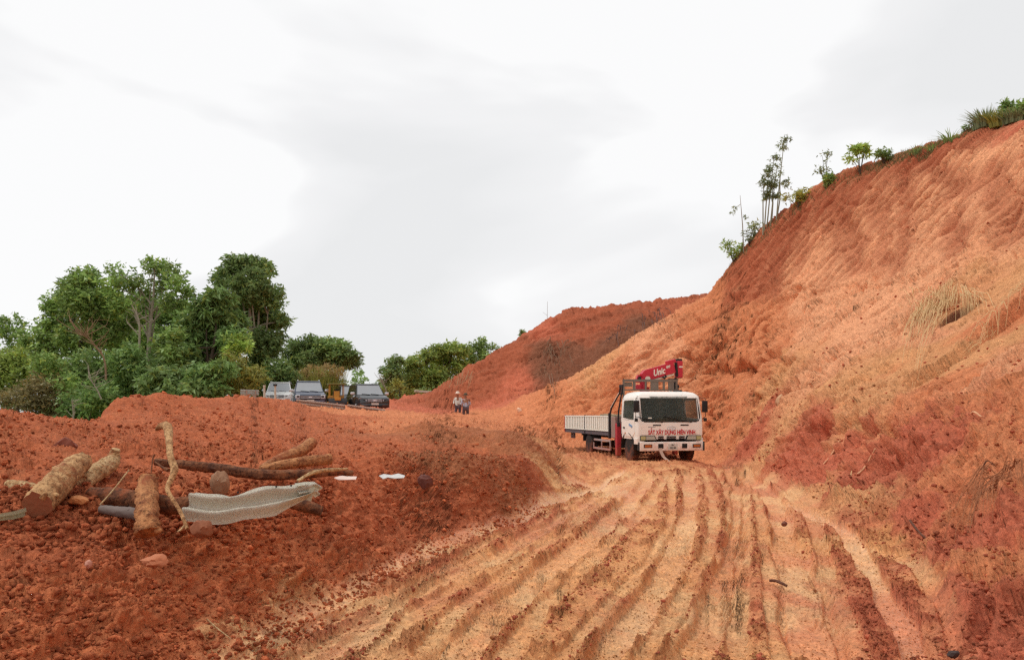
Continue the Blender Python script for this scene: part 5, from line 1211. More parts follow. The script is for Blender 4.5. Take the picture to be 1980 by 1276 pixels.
def log(name, label, cat, q, mat, cut=None, seed=0, group=None, rough=.10, n=22, knots=3, parent=None):
    """q: list of (px, py, Y, diameter in px)"""
    pts_ = [(*W(a, b, Y), d/2/FOC*Y) for a, b, Y, d in q]
    sm = crom(pts_, 9); r = random.Random(seed)
    o0 = Vector(sm[0][:3]); P3 = [Vector(p[:3])-o0 for p in sm]
    mb = MB(); rings = []; up = None
    for i, p in enumerate(P3):
        d = (P3[min(i+1, len(P3)-1)]-P3[max(i-1, 0)]).normalized()
        if up is None: up = Vector((0, 0, 1)) if abs(d.z) < .9 else Vector((1, 0, 0))
        a = d.cross(up).normalized(); b = a.cross(d).normalized(); up = b; R0 = sm[i][3]
        rg = []
        for k in range(n):
            an = k/n*2*math.pi
            nz = float(gnoise(np.array([k*0.9+seed*5.1]), np.array([i*.35+seed*3.3]), seed)[0])*rough*1.4+float(gnoise(np.array([k*2.3]), np.array([i*1.1+seed]), seed+9)[0])*rough*.6
            if k == n-1: nz *= .5
            rg.append(p+(a*math.cos(an)+b*math.sin(an))*R0*(1+nz+r.uniform(-.045, .045)+(.10*max(0, math.sin(i*1.3+k*2.1+seed))**6)))
        rings.append(rg)
    V = [[mb.bm.verts.new(v) for v in rg] for rg in rings]
    for A_, B_ in zip(V[:-1], V[1:]):
        for k in range(n): mb.bm.faces.new((A_[k], A_[(k+1) % n], B_[(k+1) % n], B_[k]))
    caps = [(rings[0], (P3[0]-P3[1]).normalized()), (rings[-1], (P3[-1]-P3[-2]).normalized())]
    if tag and parent is None:
        o = mb.build(name, mat, None, 70, loc=o0); tag(o, label, cat, group)
    for rg, d in caps:
        c_ = MB(); ctr = sum(rg, Vector())/n; cc_ = c_.bm.verts.new(ctr+d*.004); vs = [c_.bm.verts.new(v) for v in rg]; md = [c_.bm.verts.new(ctr.lerp(v, .55)+d*.006*(r.random()-.3)) for v in rg]
        for k in range(n): c_.bm.faces.new((vs[k], vs[(k+1) % n], md[(k+1) % n], md[k])); c_.bm.faces.new((md[k], md[(k+1) % n], cc_))
        c_.build('cut_end', cut or M_cut, o)
    for k in range(knots):
        i = r.randrange(2, len(P3)-2); an = r.random()*6.28
        d = Vector((math.cos(an), -abs(math.sin(an))*.6, abs(math.sin(an))*.7)).normalized(); R0 = sm[i][3]
        MB().tube([P3[i]+d*R0*.7, P3[i]+d*R0*1.08, P3[i]+d*R0*1.22], [R0*.30, R0*.22, R0*.10], 8).build('knot', mat, o, 60)
    return o
GL = 'logs heaped on the left bank'
log('log', 'thick tan log with a broad sawn end facing forward, leftmost of the pile', 'log', [(72, 976, 6.55, 54), (105, 942, 6.85, 53), (140, 906, 7.25, 44), (158, 893, 7.5, 36)], M_bark, M_cut, 1, GL, .10)
log('log', 'pale log with a bent raised tip, behind the thick sawn log', 'log', [(160, 932, 7.45, 30), (188, 912, 7.7, 34), (213, 896, 7.9, 30), (221, 880, 8.0, 20), (224, 868, 8.0, 15)], M_barkl, M_barkl, 2, GL, .14)
log('log', 'short pale log lying at the far left of the pile', 'log', [(16, 937, 7.5, 18), (45, 942, 7.4, 24), (78, 950, 7.3, 22)], M_barkl, M_bark, 3, GL, .14)
log('log', 'dark brown log lying level behind the upright muddy stump', 'log', [(175, 955, 7.15, 26), (230, 962, 7.05, 36), (290, 972, 6.98, 36), (345, 978, 6.95, 34), (372, 975, 6.95, 32)], M_barkd, M_cut, 4, GL, .10)
log('stump_post', 'muddy upright log leaning out of the bank in the pile', 'log', [(287, 928, 6.95, 34), (284, 955, 6.80, 38), (284, 985, 6.62, 41), (285, 1012, 6.5, 44), (287, 1030, 6.46, 46)], M_barkm, M_barkm, 5, GL, .14)
log('pole', 'long thin dark pole lying across the back of the pile', 'pole', [(299, 893, 8.2, 13), (360, 899, 8.25, 17), (430, 907, 8.3, 20), (500, 917, 8.3, 20), (580, 917, 8.45, 18), (640, 912, 8.6, 15), (682, 915, 8.7, 11)], M_barkd, M_cut, 6, GL, .12)
log('log', 'short brown log pointing up to the right, highest on the right of the pile', 'log', [(508, 906, 8.55, 17), (545, 886, 8.9, 20), (580, 872, 9.2, 22), (604, 855, 9.5, 21)], M_barkm, M_bark, 7, GL, .12)
log('log', 'rounded brown log lying level under the upward pointing log', 'log', [(505, 908, 8.45, 15), (550, 898, 8.6, 18), (600, 891, 8.75, 20), (639, 887, 8.9, 20)], M_barkm, M_barkm, 8, GL, .10)
log('log', 'brown log stub poking out under the right end of the crushed rail', 'log', [(563, 970, 7.55, 24), (590, 978, 7.5, 24), (622, 988, 7.5, 18)], M_barkd, M_cutd, 9, GL, .12)
log('log', 'grey log low in the pile below the dark brown log', 'log', [(195, 984, 6.85, 15), (230, 989, 6.8, 20), (268, 994, 6.75, 24)], pmat('grey_weathered_wood', (112, 98, 92), .8, var=.3), M_cutd, 10, GL, .08)
br = log('branch', 'crooked peeled branch standing upright above the pile', 'branch', [(303, 830, 7.9, 7), (313, 823, 7.8, 12), (324, 826, 7.6, 17), (327, 850, 7.3, 13), (329, 880, 7.0, 12), (337, 905, 6.85, 14), (333, 922, 6.78, 11), (324, 942, 6.7, 9), (328, 956, 6.62, 8), (348, 988, 6.5, 7), (362, 1022, 6.42, 7)], M_bark, M_bark, 11, None, .12, knots=2)
def twig(name, label, q, mat, group=None, parent=None, cat='stick'):
    pts_ = [(*W(a, b, Y), d/2/FOC*Y) for a, b, Y, d in q]; sm = crom(pts_, 5); o0 = Vector(sm[0][:3])
    o = MB().tube([Vector(p[:3])-o0 for p in sm], [p[3] for p in sm], 7, jit=.3, seed=len(label)).build(name, mat, parent, 60, loc=o0 if parent is None else None)
    if parent is None: tag(o, label, cat, group)
    return o
def sub(parent, name, q, mat):
    pts_ = [(*W(a, b, Y), d/2/FOC*Y) for a, b, Y, d in q]; sm = crom(pts_, 5)
    return MB().tube([Vector(p[:3])-parent.location for p in sm], [p[3] for p in sm], 7, jit=.3).build(name, mat, parent, 60)
sub(br, 'side_twig', [(360, 1012, 6.44, 6), (352, 1022, 6.42, 5), (343, 1028, 6.4, 3)], M_barkl); sub(br, 'side_twig', [(300, 893, 6.95, 3), (314, 903, 6.9, 5), (326, 909, 6.85, 8)], M_barkd)
twig('branch', 'forked pale branch lying over the right end of the crushed rail', [(575, 930, 7.55, 6), (600, 916, 7.7, 8), (625, 910, 7.9, 8), (650, 908, 8.1, 7), (672, 906, 8.3, 4)], M_barkl, cat='branch')
twig('stick', 'thin straw stick leaning against the dark brown log', [(193, 976, 6.85, 3), (215, 952, 6.9, 3), (250, 908, 7.0, 2.4)], M_barkl)
twig('stick', 'thin pale stick lying at the bank foot above the tan track', [(400, 1196, 5.75, 3), (420, 1214, 5.72, 3), (446, 1234, 5.7, 2)], M_barkl)
twig('stick', 'short twig behind the upright muddy log', [(292, 915, 7.3, 2), (296, 885, 7.4, 3), (300, 878, 7.4, 2)], M_barkd)
# crushed W beam
M_rail = pmat('mud_smeared_galvanised_rail', (186, 184, 160), .45, .15, .10, 4); M_railm = pmat('rail_mud_face', (196, 160, 116), .6, 0, .15, 3)
M_rail2 = pmat('galvanised_rail_face', (214, 210, 194), .5, 0, .05, 2)
rl = empty('crushed_guardrail', tuple(W(470, 975, 7.0)), 0, 'crumpled grey steel guardrail beam half buried in the log pile', 'guardrail', 'pieces of torn guardrail in the pile')
o0 = rl.location
top = [(366, 957, 6.72), (420, 960, 6.75), (455, 958, 6.8), (490, 951, 6.88), (540, 943, 7.0), (585, 937, 7.1), (608, 941, 7.18)]
sm = crom([(*W(a, b, Y),) for a, b, Y in top], 5); ctr = [Vector(p)-o0 for p in sm]
def tubepart(name, q, mat, r_px, sq=1.0):
    pass
cpath = crom([(*W(a, b, Y),) for a, b, Y in [(366, 979, 6.80), (400, 983, 6.78), (440, 984, 6.78), (475, 977, 6.82), (515, 970, 6.90), (555, 966, 7.0), (604, 957, 7.15)]], 6)
def dfm(u_, v_, q_, up_, nn_):
    r0 = max(0, v_-.45)/.55
    q_ = q_+up_*(.009*math.sin(u_*11)*r0)-up_*.016*math.exp(-((u_-.36)/.10)**2)*r0+nn_*(.012*math.sin(u_*17+v_*3))
    if v_ < .5: q_ = q_+up_*(.5-v_)*.30*max(0, u_-.72)/.28
    return q_
bm_ = wbeam('beam', [Vector(p)-o0 for p in cpath], (0.0, .62, .80), rl, M_rail2, h=.290, amp=.085, thick=.014, deform=dfm)
wbeam('beam_end_flap', [W(572, 948, 7.05)-o0, W(590, 945, 7.12)-o0, W(606, 944, 7.2)-o0, W(614, 950, 7.24)-o0], (0, .3, 1), rl, M_rail2, h=.13, amp=.05, thick=.014)
MB().box(W(600, 955, 7.12)-o0, (.05, .03, .12), rot=(0, .3, 0)).build('torn_tab', M_rail, rl)
for (a, b, Y) in ((460, 951, 6.80), (534, 940, 6.96), (563, 938, 7.0)): MB().cyl(W(a, b, Y-.09)-o0, W(a, b+1, Y-.05)-o0, .008, 8).build('bolt_hole', M_black, rl)
r2 = wbeam('torn_rail_piece', [W(-30, 1003, 6.3), W(0, 999, 6.35), (W(25, 996, 6.42)), W(48, 990, 6.5)], (0, -.8, .5), None, M_rail, h=.10, amp=.02); tag(r2, 'strip of pale steel rail poking in at the far left edge under the thick log', 'guardrail', 'pieces of torn guardrail in the pile')
# paper scraps and stones
def flat_scrap(name, label, q, mat, cat='litter'):
    pts_ = [W(*p) for p in q]; o0_ = pts_[0].copy(); mb_ = MB(); mb_.poly([p-o0_ for p in pts_], (0, .004, .006)); tag(mb_.build(name, mat, None, loc=o0_), label, cat, 'pale scraps on the bank')
M_paper = pmat('white_plastic_scrap', (206, 204, 200), .5, var=.35, scale=30, bump=.02)
flat_scrap('plastic_scrap', 'white plastic scrap lying on the bank right of the pile', [(733, 920, 9.5), (742, 917, 9.6), (757, 919, 9.62), (770, 916, 9.7), (783, 920, 9.6), (781, 924, 9.45), (764, 925, 9.4), (750, 923, 9.42), (741, 926, 9.38)], M_paper)
flat_scrap('plastic_scrap', 'small pinkish white scrap beyond the end of the long pole', [(646, 924, 9.0), (660, 920, 9.1), (690, 922, 9.1), (688, 927, 8.95), (655, 928, 8.9)], pmat('pinkish_scrap', (222, 196, 182), .6))
def stone(label, px, py, Y, s, c, sq=.75, cat='stone', name='stone', seed=0, group='stones and big clods on the bank'):
    r = random.Random(seed); b2 = bmesh.new(); bmesh.ops.create_icosphere(b2, subdivisions=3, radius=1)
    k0 = [Vector((r.uniform(-1, 1), r.uniform(-1, 1), r.uniform(-1, 1))).normalized() for _ in range(11)]
    for v in b2.verts:
        d = v.co.copy(); m_ = 1.0
        for kk in k0:
            t_ = d.dot(kk); lim = .62+.02*(k0.index(kk))
            if t_*m_ > lim: m_ = min(m_, lim/t_)
        m_ *= 1+.16*float(gnoise(np.array([d.x*3+seed]), np.array([d.y*3+d.z*2]), seed)[0]); v.co = d*m_
    for v in b2.verts: v.co = Vector((v.co.x*s[0], v.co.y*s[1], v.co.z*s[2]))
    mb_ = MB(); mb_.add(b2); p_ = W(px, py, Y); tag(mb_.build(name, pmat('stone_surface', c, .85, 0, .25, 20, bump=.01), None, 35, loc=p_), label, cat, group)
stone('angular pale brown rock standing on edge behind the crushed rail', 424, 937, 7.9, (.10, .10, .15), (150, 112, 84), seed=1)
stone('tan flat stone on the bank below the upright muddy log', 300, 1084, 6.05, (.11, .09, .055), (184, 112, 76), seed=2)
stone('dark red brown block on the bank right of the white plastic scrap', 822, 932, 10.2, (.11, .11, .11), (104, 58, 48), seed=4)
stone('dark red mud boulder on the upper mound left of the pale bent log', 128, 862, 9.7, (.15, .15, .12), (128, 66, 46), seed=5)
stone('dark clod under the crooked branch foot', 392, 1022, 6.4, (.10, .09, .075), (140, 82, 52), seed=6)
stone('small pale stone low on the left bank', 170, 1090, 5.7, (.028, .028, .035), (196, 140, 120), seed=7)
stone('ochre lump between the thick sawn log and the stump', 150, 968, 6.9, (.09, .08, .05), (190, 122, 72), seed=9)
stone('round dark stone in the wheel tracks before the truck', 1517, 1012, 12.2, (.05, .05, .05), (120, 70, 52), seed=10, group='stones in the wheel tracks')
stone('small black stone at the lower right edge of the track', 1842, 1264, 5.7, (.05, .04, .035), (60, 44, 40), seed=11, group='stones in the wheel tracks')
stone('pale stone lying on the far spoil slope left of the truck bed', 1004, 793, 44, (.16, .16, .16), (236, 200, 170), seed=12, group='stones on the far slope')
stone('grey stone at the foot of the right-hand cut beside the slump', 1508, 776, 27.5, (.2, .2, .28), (196, 150, 112), seed=13, group='stones on the far slope')
def gtwig(name, label, q, mat, cat='stick', lift=.02, group=None):
    """stick lying on the slope: (px, py, diameter px)"""
    h_ = hit([a for a, b, c in q], [b for a, b, c in q]); zz = land(h_[:, 0], h_[:, 1], False)
    pts_ = [(p[0], p[1]-lift, z_+lift+.03, c/2/FOC*p[1]) for p, z_, (a, b, c) in zip(h_, zz, q)]; sm = crom(pts_, 5); o0_ = Vector(sm[0][:3])
    tag(MB().tube([Vector(p[:3])-o0_ for p in sm], [p[3] for p in sm], 6, jit=.3).build(name, mat, None, 60, loc=o0_), label, cat, group)
M_straw = pmat('dry_straw', (214, 180, 130), .8, var=.2); M_rootd = pmat('dark_root', (96, 58, 40), .9, var=.3); M_stick = pmat('pale_stick', (214, 160, 120), .85, var=.2)
gtwig('stick', 'long pale stick leaning on the red slump right of the track', [(1642, 922, 3), (1668, 900, 4), (1692, 886, 3.5)], M_stick)
gtwig('stick', 'thin pale stick upper left on the red slump', [(1590, 890, 2.5), (1606, 866, 3), (1622, 846, 2.5)], M_stick)
gtwig('stick', 'short pale stick low on the red slump beside the track', [(1632, 936, 3), (1642, 926, 3), (1646, 916, 2)], M_straw)
gtwig('root', 'pale curled root on the slope at the right edge', [(1866, 818, 3), (1880, 822, 4), (1894, 834, 3), (1900, 830, 2)], M_stick, 'root')
gtwig('root', 'thin dark root arching over the orange slope at lower right', [(1850, 970, 2), (1880, 950, 3), (1905, 938, 3), (1922, 932, 2.5)], M_rootd, 'root')
gtwig('twig', 'small dark twig beside the track below the red slump', [(1758, 1030, 4), (1775, 1038, 4), (1792, 1042, 2)], M_rootd)
gtwig('stick', 'short stick lying in the centre wheel track', [(1562, 1108, 4), (1568, 1122, 6), (1575, 1132, 6)], M_barkm)
gtwig('stick', 'dark stick across the track in the middle foreground', [(1486, 1124, 5), (1500, 1126, 6), (1520, 1132, 5)], M_rootd)
# straw and root tufts hanging on the cut: every strand is fine, so each tuft is one thing
def tuft(name, label, strands, mat, cat='roots', seed=0, lift=.10):
    r = random.Random(seed); mb_ = MB(); n_ = 6; A_ = []; 
    for (a, b, c, d, bow, w) in strands:
        for k in range(n_+1): A_.append((a+(c-a)*k/n_+bow*math.sin(math.pi*k/n_)*.6+r.uniform(-1, 1)*k*.4, b+(d-b)*(k/n_)**1.2-abs(bow)*math.sin(math.pi*k/n_)*.4+r.uniform(-1, 1)*k*.3))
    A_ = np.array(A_); h_ = hit(A_[:, 0], A_[:, 1]); z_ = land(h_[:, 0], h_[:, 1], False).reshape(-1, n_+1); h_ = h_.reshape(-1, n_+1, 2); o0_ = None
    for s_, (a, b, c, d, bow, w) in enumerate(strands):
        up_ = lift*(.5+1.6*r.random()); zz = np.maximum.accumulate(z_[s_][::-1])[::-1] if False else z_[s_]
        P3 = [Vector((h_[s_, k, 0]*.988, h_[s_, k, 1]*.988-.06, float(zz[k])+.05+up_*math.sin(math.pi*(.15+.7*k/n_)))) for k in range(n_+1)]
        if o0_ is None: o0_ = P3[0].copy()
        mb_.tube([p-o0_ for p in P3], [w/2/FOC*p.y*(1-.11*k) for k, p in enumerate(P3)], 4)
    o = mb_.build(name, mat, None, loc=o0_); tag(o, label, cat); return o
r = random.Random(3); st_ = []
for k in range(64):
    a0 = r.gauss(1850, 18); b0 = 566+abs(a0-1850)*.12+r.uniform(-4, 8); side_ = (a0-1846)/30
    ln = r.uniform(10, 50); dx = side_*r.uniform(14, 44)-r.uniform(0, 14); st_.append((a0, b0, a0+dx, b0+ln, side_*10, r.uniform(.8, 1.7)))
for k in range(90):
    a0 = r.uniform(1770, 1850); b0 = 600-(a0-1770)*.35+r.uniform(-8, 12); ln = r.uniform(20, 75); st_.append((a0, b0, a0-ln*r.uniform(.3, .7), b0+ln, -6, r.uniform(.8, 1.7)))
for k in range(12):
    a0 = r.uniform(1785, 1830); b0 = r.uniform(590, 620); ln = r.uniform(60, 130); st_.append((a0, b0, a0-ln*.45, b0+ln, -5, r.uniform(1.0, 2.0)))
for k in range(40):
    a0 = r.uniform(1885, 1985); b0 = 655-(a0-1885)*1.0+r.uniform(-10, 10); st_.append((a0, b0, a0-r.uniform(15, 45), b0+r.uniform(15, 45), 2, r.uniform(.8, 1.8)))
for k in range(26): a0 = r.uniform(1740, 1860); b0 = r.uniform(560, 600); st_.append((a0, b0, a0+r.uniform(-40, 30), b0+r.uniform(-4, 18), r.uniform(-5, 5), r.uniform(.8, 1.6)))
tuft('straw_tuft', 'dry straw root tuft draped over a dark hollow high on the right slope', st_, M_straw, 'grass tuft', 1)
st_ = []
for k in range(34):
    a0 = r.uniform(1900, 1955); b0 = r.uniform(935, 955); st_.append((a0, b0, a0-r.uniform(20, 90), b0+r.uniform(40, 100), -10, r.uniform(1.2, 2.6)))
for k in range(12): a0 = r.uniform(1930, 1960); st_.append((a0, 945, a0+r.uniform(10, 40), 945+r.uniform(0, 35), 10, 2))
tuft('root_tuft', 'brown root tuft spreading down the orange slope at lower right', st_, pmat('brown_roots', (156, 100, 66), .9, var=.3), 'roots', 2)
st_ = []
for k in range(34):
    a0 = r.uniform(1050, 1105); b0 = r.uniform(655, 735); an = r.uniform(-.9, .9)+1.9; ln = r.uniform(12, 40); st_.append((a0, b0, a0+math.cos(an)*ln, b0+math.sin(an)*ln, r.uniform(-4, 4), r.uniform(1, 2)))
tuft('brush_heap', 'dry brush and roots caught on the middle of the far red hill', st_, pmat('dry_brush', (128, 96, 72), .9, var=.35), 'brush', 3)
st_ = []
for k in range(30):
    a0 = r.uniform(1170, 1290); b0 = 655-(a0-1170)*.42+r.uniform(-12, 12); ln = r.uniform(8, 26); an = r.uniform(.6, 2.4); st_.append((a0, b0, a0+math.cos(an)*ln, b0+math.sin(an)*ln, r.uniform(-3, 3), r.uniform(.8, 1.8)))
tuft('root_mat', 'dark root mat in the gully between the two red hills', st_, pmat('dark_roots', (86, 60, 52), .9, var=.3), 'roots', 4)
st_ = []
for k in range(16):
    a0 = r.uniform(868, 915); b0 = r.uniform(715, 735); ln = r.uniform(12, 34); st_.append((a0, b0, a0-ln*.4, b0+ln, 2, r.uniform(1, 2)))
tuft('root_fringe', 'pale hanging roots on the hill toe above the two workers', st_, pmat('dry_fringe', (170, 128, 92), .9, var=.3), 'roots', 5, .05)

# mud pushed up against the logs
r_ = np.random.RandomState(12); n_c = 2600
qx = r_.uniform(0, 640, n_c); qy = 985+18*np.sin(qx/90)+r_.normal(0, 30, n_c)-np.where(qx > 480, (qx-480)*.25, 0)
h_ = hit(qx, qy); zc = land(h_[:, 0], h_[:, 1], False); S_ = np.exp(r_.uniform(math.log(.010), math.log(.045), n_c))
cc_ = np.where(r_.rand(n_c, 1) < .5, s2l(SOIL['red'])*ALB, s2l(SOIL['dred'])*ALB)*(.8+.4*r_.rand(n_c, 1))
o = lumps_mesh('pile_clods', h_[:, 0], h_[:, 1], zc+S_*.4, S_, cc_, 13); o['kind'] = 'stuff'; o['label'] = 'mud clods heaped round the foot of the logs'
# ------------------------------------------------------------------ trees and shrubs
M_trunk = pmat('pale_grey_bark', (150, 140, 122), .9, var=.3, scale=6); M_trunkd = pmat('dark_bark', (84, 70, 56), .9, var=.3)
LM = {'mid': leafmat('mid_green_leaves', (142, 170, 98)), 'light': leafmat('light_green_leaves', (152, 172, 92)), 'dark': leafmat('dark_green_leaves', (130, 155, 96)), 'deep': leafmat('deep_green_leaves', (126, 156, 92)),
      'yel': leafmat('yellow_green_leaves', (158, 160, 84)), 'dry': leafmat('dry_brown_leaves', (140, 130, 92)), 'grey': leafmat('grey_green_leaves', (136, 150, 112)), 'tan': leafmat('pampas_plumes', (186, 160, 108)), 'lime': leafmat('bright_lime_leaves', (166, 192, 100))}
def leaves(rs_, C, n, size, droop=.0, asp=2.2, cr=None, flat=.5):
    """n leaves round each clump centre -> verts, faces, tint"""
    C = np.repeat(C, n, 0); m_ = len(C)
    d = rs_.normal(size=(m_, 3)); d /= np.linalg.norm(d, axis=1)[:, None]; rad = (rs_.rand(m_)**.45)[:, None]
    p = C[:, :3]+d*rad*C[:, 3:4]*np.array([1, 1, .72])
    ax_ = rs_.normal(size=(m_, 3)); ax_[:, 2] = ax_[:, 2]*flat-droop; ax_ += d*.5; ax_ /= np.linalg.norm(ax_, axis=1)[:, None]
    o_ = rs_.normal(size=(m_, 3)); b_ = np.cross(ax_, o_); b_ /= np.linalg.norm(b_, axis=1)[:, None]
    L_ = (size*(.55+.9*rs_.rand(m_)))[:, None]; Wd_ = L_/asp*1.25
    V = np.stack([p+b_*Wd_*.5, p+ax_*L_, p-b_*Wd_*.5], 1)
    return V.reshape(-1, 3), m_, (.62+.72*rs_.rand(m_))
def leaf_mesh(name, V, m_, tint, mat, parent):
    K = len(V)//m_; F = np.arange(m_*K).reshape(-1, K); T = F.astype(np.int32) if K == 3 else np.concatenate([F[:, [0, 1, 2]], F[:, [0, 2, 3]]]).astype(np.int32)
    me_ = bpy.data.meshes.new(name); me_.vertices.add(len(V)); me_.vertices.foreach_set('co', V.astype(F32).ravel())
    me_.loops.add(T.size); me_.loops.foreach_set('vertex_index', T.ravel()); me_.polygons.add(len(T)); me_.polygons.foreach_set('loop_start', (np.arange(len(T))*3).astype(np.int32)); me_.update(calc_edges=True)
    at_ = me_.color_attributes.new('tint', 'FLOAT_COLOR', 'POINT'); c4 = np.ones((len(V), 4), F32); t4 = np.repeat(tint, K, axis=0)
    c4[:, 0] = t4[:, 0]; c4[:, 1] = t4[:, 1]; c4[:, 2] = t4[:, 2]
    at_.data.foreach_set('color', c4.ravel()); me_.materials.append(mat)
    o_ = bpy.data.objects.new(name, me_); col.objects.link(o_); o_.parent = parent; return o_
LEAFN = [0]
def crown(parent, blobs, o0, kind, seed, dens=1.0, size=.24, droop=.2, asp=2.2, clump=.42, gap=.0, tiny=False):
    """blobs: (x, y, z, r) in world metres"""
    r = np.random.RandomState(seed); C = []; hue = []
    for (x, y, z, R_) in blobs:
        n = max(3, int(52*dens*R_**2)) if not tiny else 4
        d = r.normal(size=(n, 3)); d /= np.linalg.norm(d, axis=1)[:, None]; d[:, 2] = d[:, 2]*.85+.08
        rad = R_*(.25+.85*r.rand(n)**.7)
        c = np.stack([x+d[:, 0]*rad, y+d[:, 1]*rad, z+d[:, 2]*rad, (.34+.22*r.rand(n)) if not tiny else np.full(n, clump)*(.6+.8*r.rand(n))], 1)
        # gappy parts come in patches
        gm = gnoise(c[:, 0]*.9+seed, c[:, 2]*.9+seed*3.7, seed); keep_ = (gm > -.75+gap*2.2) & (r.rand(n) > gap*.5); C.append(c[keep_]); hue.append((.80+.40*r.rand())*(.82+.36*r.rand(keep_.sum())))
    C = np.concatenate(C); hue = np.concatenate(hue)
    nl = max(6, int(24*dens)) if not tiny else max(4, int(9*dens)); V, m_, t_ = leaves(r, C, nl, size, droop, asp); V -= np.array(o0); LEAFN[0] += m_
    h_ = np.repeat(hue, nl); yl_ = r.rand(m_)
    T = np.stack([t_*h_*(1+.25*(yl_ > .85)), t_*h_, t_*h_*(.9-.2*(yl_ > .85))], 1)*(1.1 if tiny else 1)
    leaf_mesh('crown', V, m_, T, LM[kind], parent); return C
def tree(name, label, px, Y, blobs, kind='mid', zb=None, trunk=(.16, .05), seed=0, dens=1.0, size=.26, gap=0.0, group='trees along the old road', mat=None, fork=None, clump=.42, droop=.25, asp=2.2, cat='tree', ds=2.2):
    """blobs in photograph points (px, py, radius px) at distance Y"""
    r = random.Random(seed); bl = []
    for (a, b, c) in blobs:
        p = W(a, b, Y+r.uniform(-ds, ds)*c/40); bl.append((p.x, p.y, p.z, c/FOC*Y))
    bx = (px-CX)/FOC*Y; z0 = float(base(np.array([bx]), np.array([Y]))[0])-.2 if zb is None else zb
    o0 = Vector((bx, Y, z0)); root = empty(name, o0, 0, label, cat, group)
    zt_ = sum(b[2] for b in bl)/len(bl); lo_ = min(b[2]-b[3]*.3 for b in bl)
    fk = z0+(max(lo_, z0+.8)-z0)*(.75 if fork is None else fork)
    top = Vector((sum(b[0] for b in bl)/len(bl), Y, fk)); mb_ = MB()
    mid_ = o0.lerp(top, .5)+Vector((r.uniform(-.15, .15), r.uniform(-.15, .15), 0))
    lead = max(bl, key=lambda b: b[2]); end = Vector(lead[:3])
    s1 = top.lerp(end, .5)+Vector((r.uniform(-.3, .3), 0, .2))
    mb_.tube([Vector((0, 0, 0)), mid_-o0, top-o0, s1-o0, end-o0], [trunk[0]*1.25, trunk[0], trunk[0]*.8, trunk[0]*.45, trunk[1]*.5], 8, jit=.2); mb_.build('trunk', mat or M_trunkd, root, 60)
    lb = MB()
    for b in bl:
        if b is lead: continue
        e_ = Vector(b[:3]); s_ = top.lerp(s1, r.uniform(0, .9)) if r.random() < .7 else mid_.lerp(top, r.uniform(.4, 1))
        m1 = s_.lerp(e_, .5)+Vector((r.uniform(-.2, .2), r.uniform(-.2, .2), r.uniform(0, .4)))
        lb.tube([s_-o0, m1-o0, e_-o0], [trunk[0]*.42, trunk[0]*.26, trunk[0]*.10], 6)
        for k in range(4):
            e2 = e_+Vector((r.uniform(-1, 1), r.uniform(-1, 1), r.uniform(-.4, .9)))*b[3]*.8; lb.tube([m1.lerp(e_, .6)-o0, e2-o0], [trunk[0]*.14, .012], 4)
    if len(bl) > 1: lb.build('limbs', mat or M_trunkd, root)
    crown(root, bl, o0, kind, seed+50, dens, size, droop, asp, clump, gap); return root
tree('roadside_tree', 'small thin-crowned tree at the far left edge of the picture', 30, 64, [(12, 642, 20), (45, 628, 22), (70, 638, 20), (50, 655, 20), (0, 630, 18), (25, 668, 14)], 'mid', seed=1, dens=.8, gap=.25, trunk=(.14, .04))
tree('broad_tree', 'wide light green tree left of the airy pale-trunked tree', 150, 57, [(112, 592, 28), (135, 566, 26), (165, 540, 24), (160, 580, 40), (120, 640, 42), (195, 590, 38), (80, 685, 40), (200, 640, 40), (150, 660, 40), (175, 525, 12)], 'mid', seed=2, dens=1.0, trunk=(.22, .05), size=.28)
tree('airy_tree', 'tall airy tree with pale forked trunk and sky showing through its crown', 266, 56, [(215, 552, 24), (232, 530, 24), (262, 540, 26), (295, 518, 24), (322, 532, 26), (350, 552, 24), (366, 572, 14), (300, 560, 34), (238, 590, 34), (330, 590, 24), (250, 620, 30), (300, 505, 10)], 'mid', seed=3, dens=.8, gap=.22, trunk=(.17, .05), mat=M_trunk, fork=.92, size=.26)
tree('roadside_tree', 'mid green tree filling the wood behind the airy pale-trunked tree', 290, 67, [(210, 610, 34), (250, 625, 36), (300, 615, 38), (345, 610, 32), (230, 660, 40), (290, 670, 44), (350, 665, 40), (270, 590, 26)], 'mid', seed=14, dens=.8, size=.34, trunk=(.2, .05))
tree('dense_tree', 'tallest dark dense tree, right of the gap in the left wood', 512, 60, [(455, 520, 24), (480, 512, 20), (503, 520, 22), (432, 542, 20), (485, 558, 38), (520, 575, 28), (510, 618, 38), (543, 622, 16), (470, 600, 36), (505, 668, 36), (535, 655, 16), (490, 712, 26)], 'dark', seed=4, dens=1.15, trunk=(.30, .06), size=.28, mat=M_trunk)
tree('leafy_tree', 'bushy tree with large drooping leaves below and left of the tallest tree', 395, 53, [(400, 600, 28), (422, 578, 26), (385, 630, 34), (432, 625, 40), (365, 662, 36), (412, 680, 44), (345, 700, 34), (450, 660, 26)], 'deep', seed=5, dens=1.0, size=.42, droop=.9, trunk=(.2, .05), asp=2.8)
tree('roadside_tree', 'spreading dark tree behind the navy pickup and the yellow machine', 640, 70, [(572, 680, 24), (600, 666, 20), (628, 672, 22), (655, 680, 24), (676, 690, 18), (684, 702, 12), (655, 702, 20), (562, 710, 24), (600, 700, 26), (632, 698, 20)], 'dark', seed=6, dens=1.1, trunk=(.2, .05), size=.27)
tree('roadside_tree', 'dark narrow tree right of the black off-road car', 762, 68, [(764, 702, 14), (758, 722, 18), (775, 698, 8), (742, 715, 8), (768, 740, 18), (752, 738, 14)], 'dark', seed=7, dens=1.1, size=.24, trunk=(.13, .04))
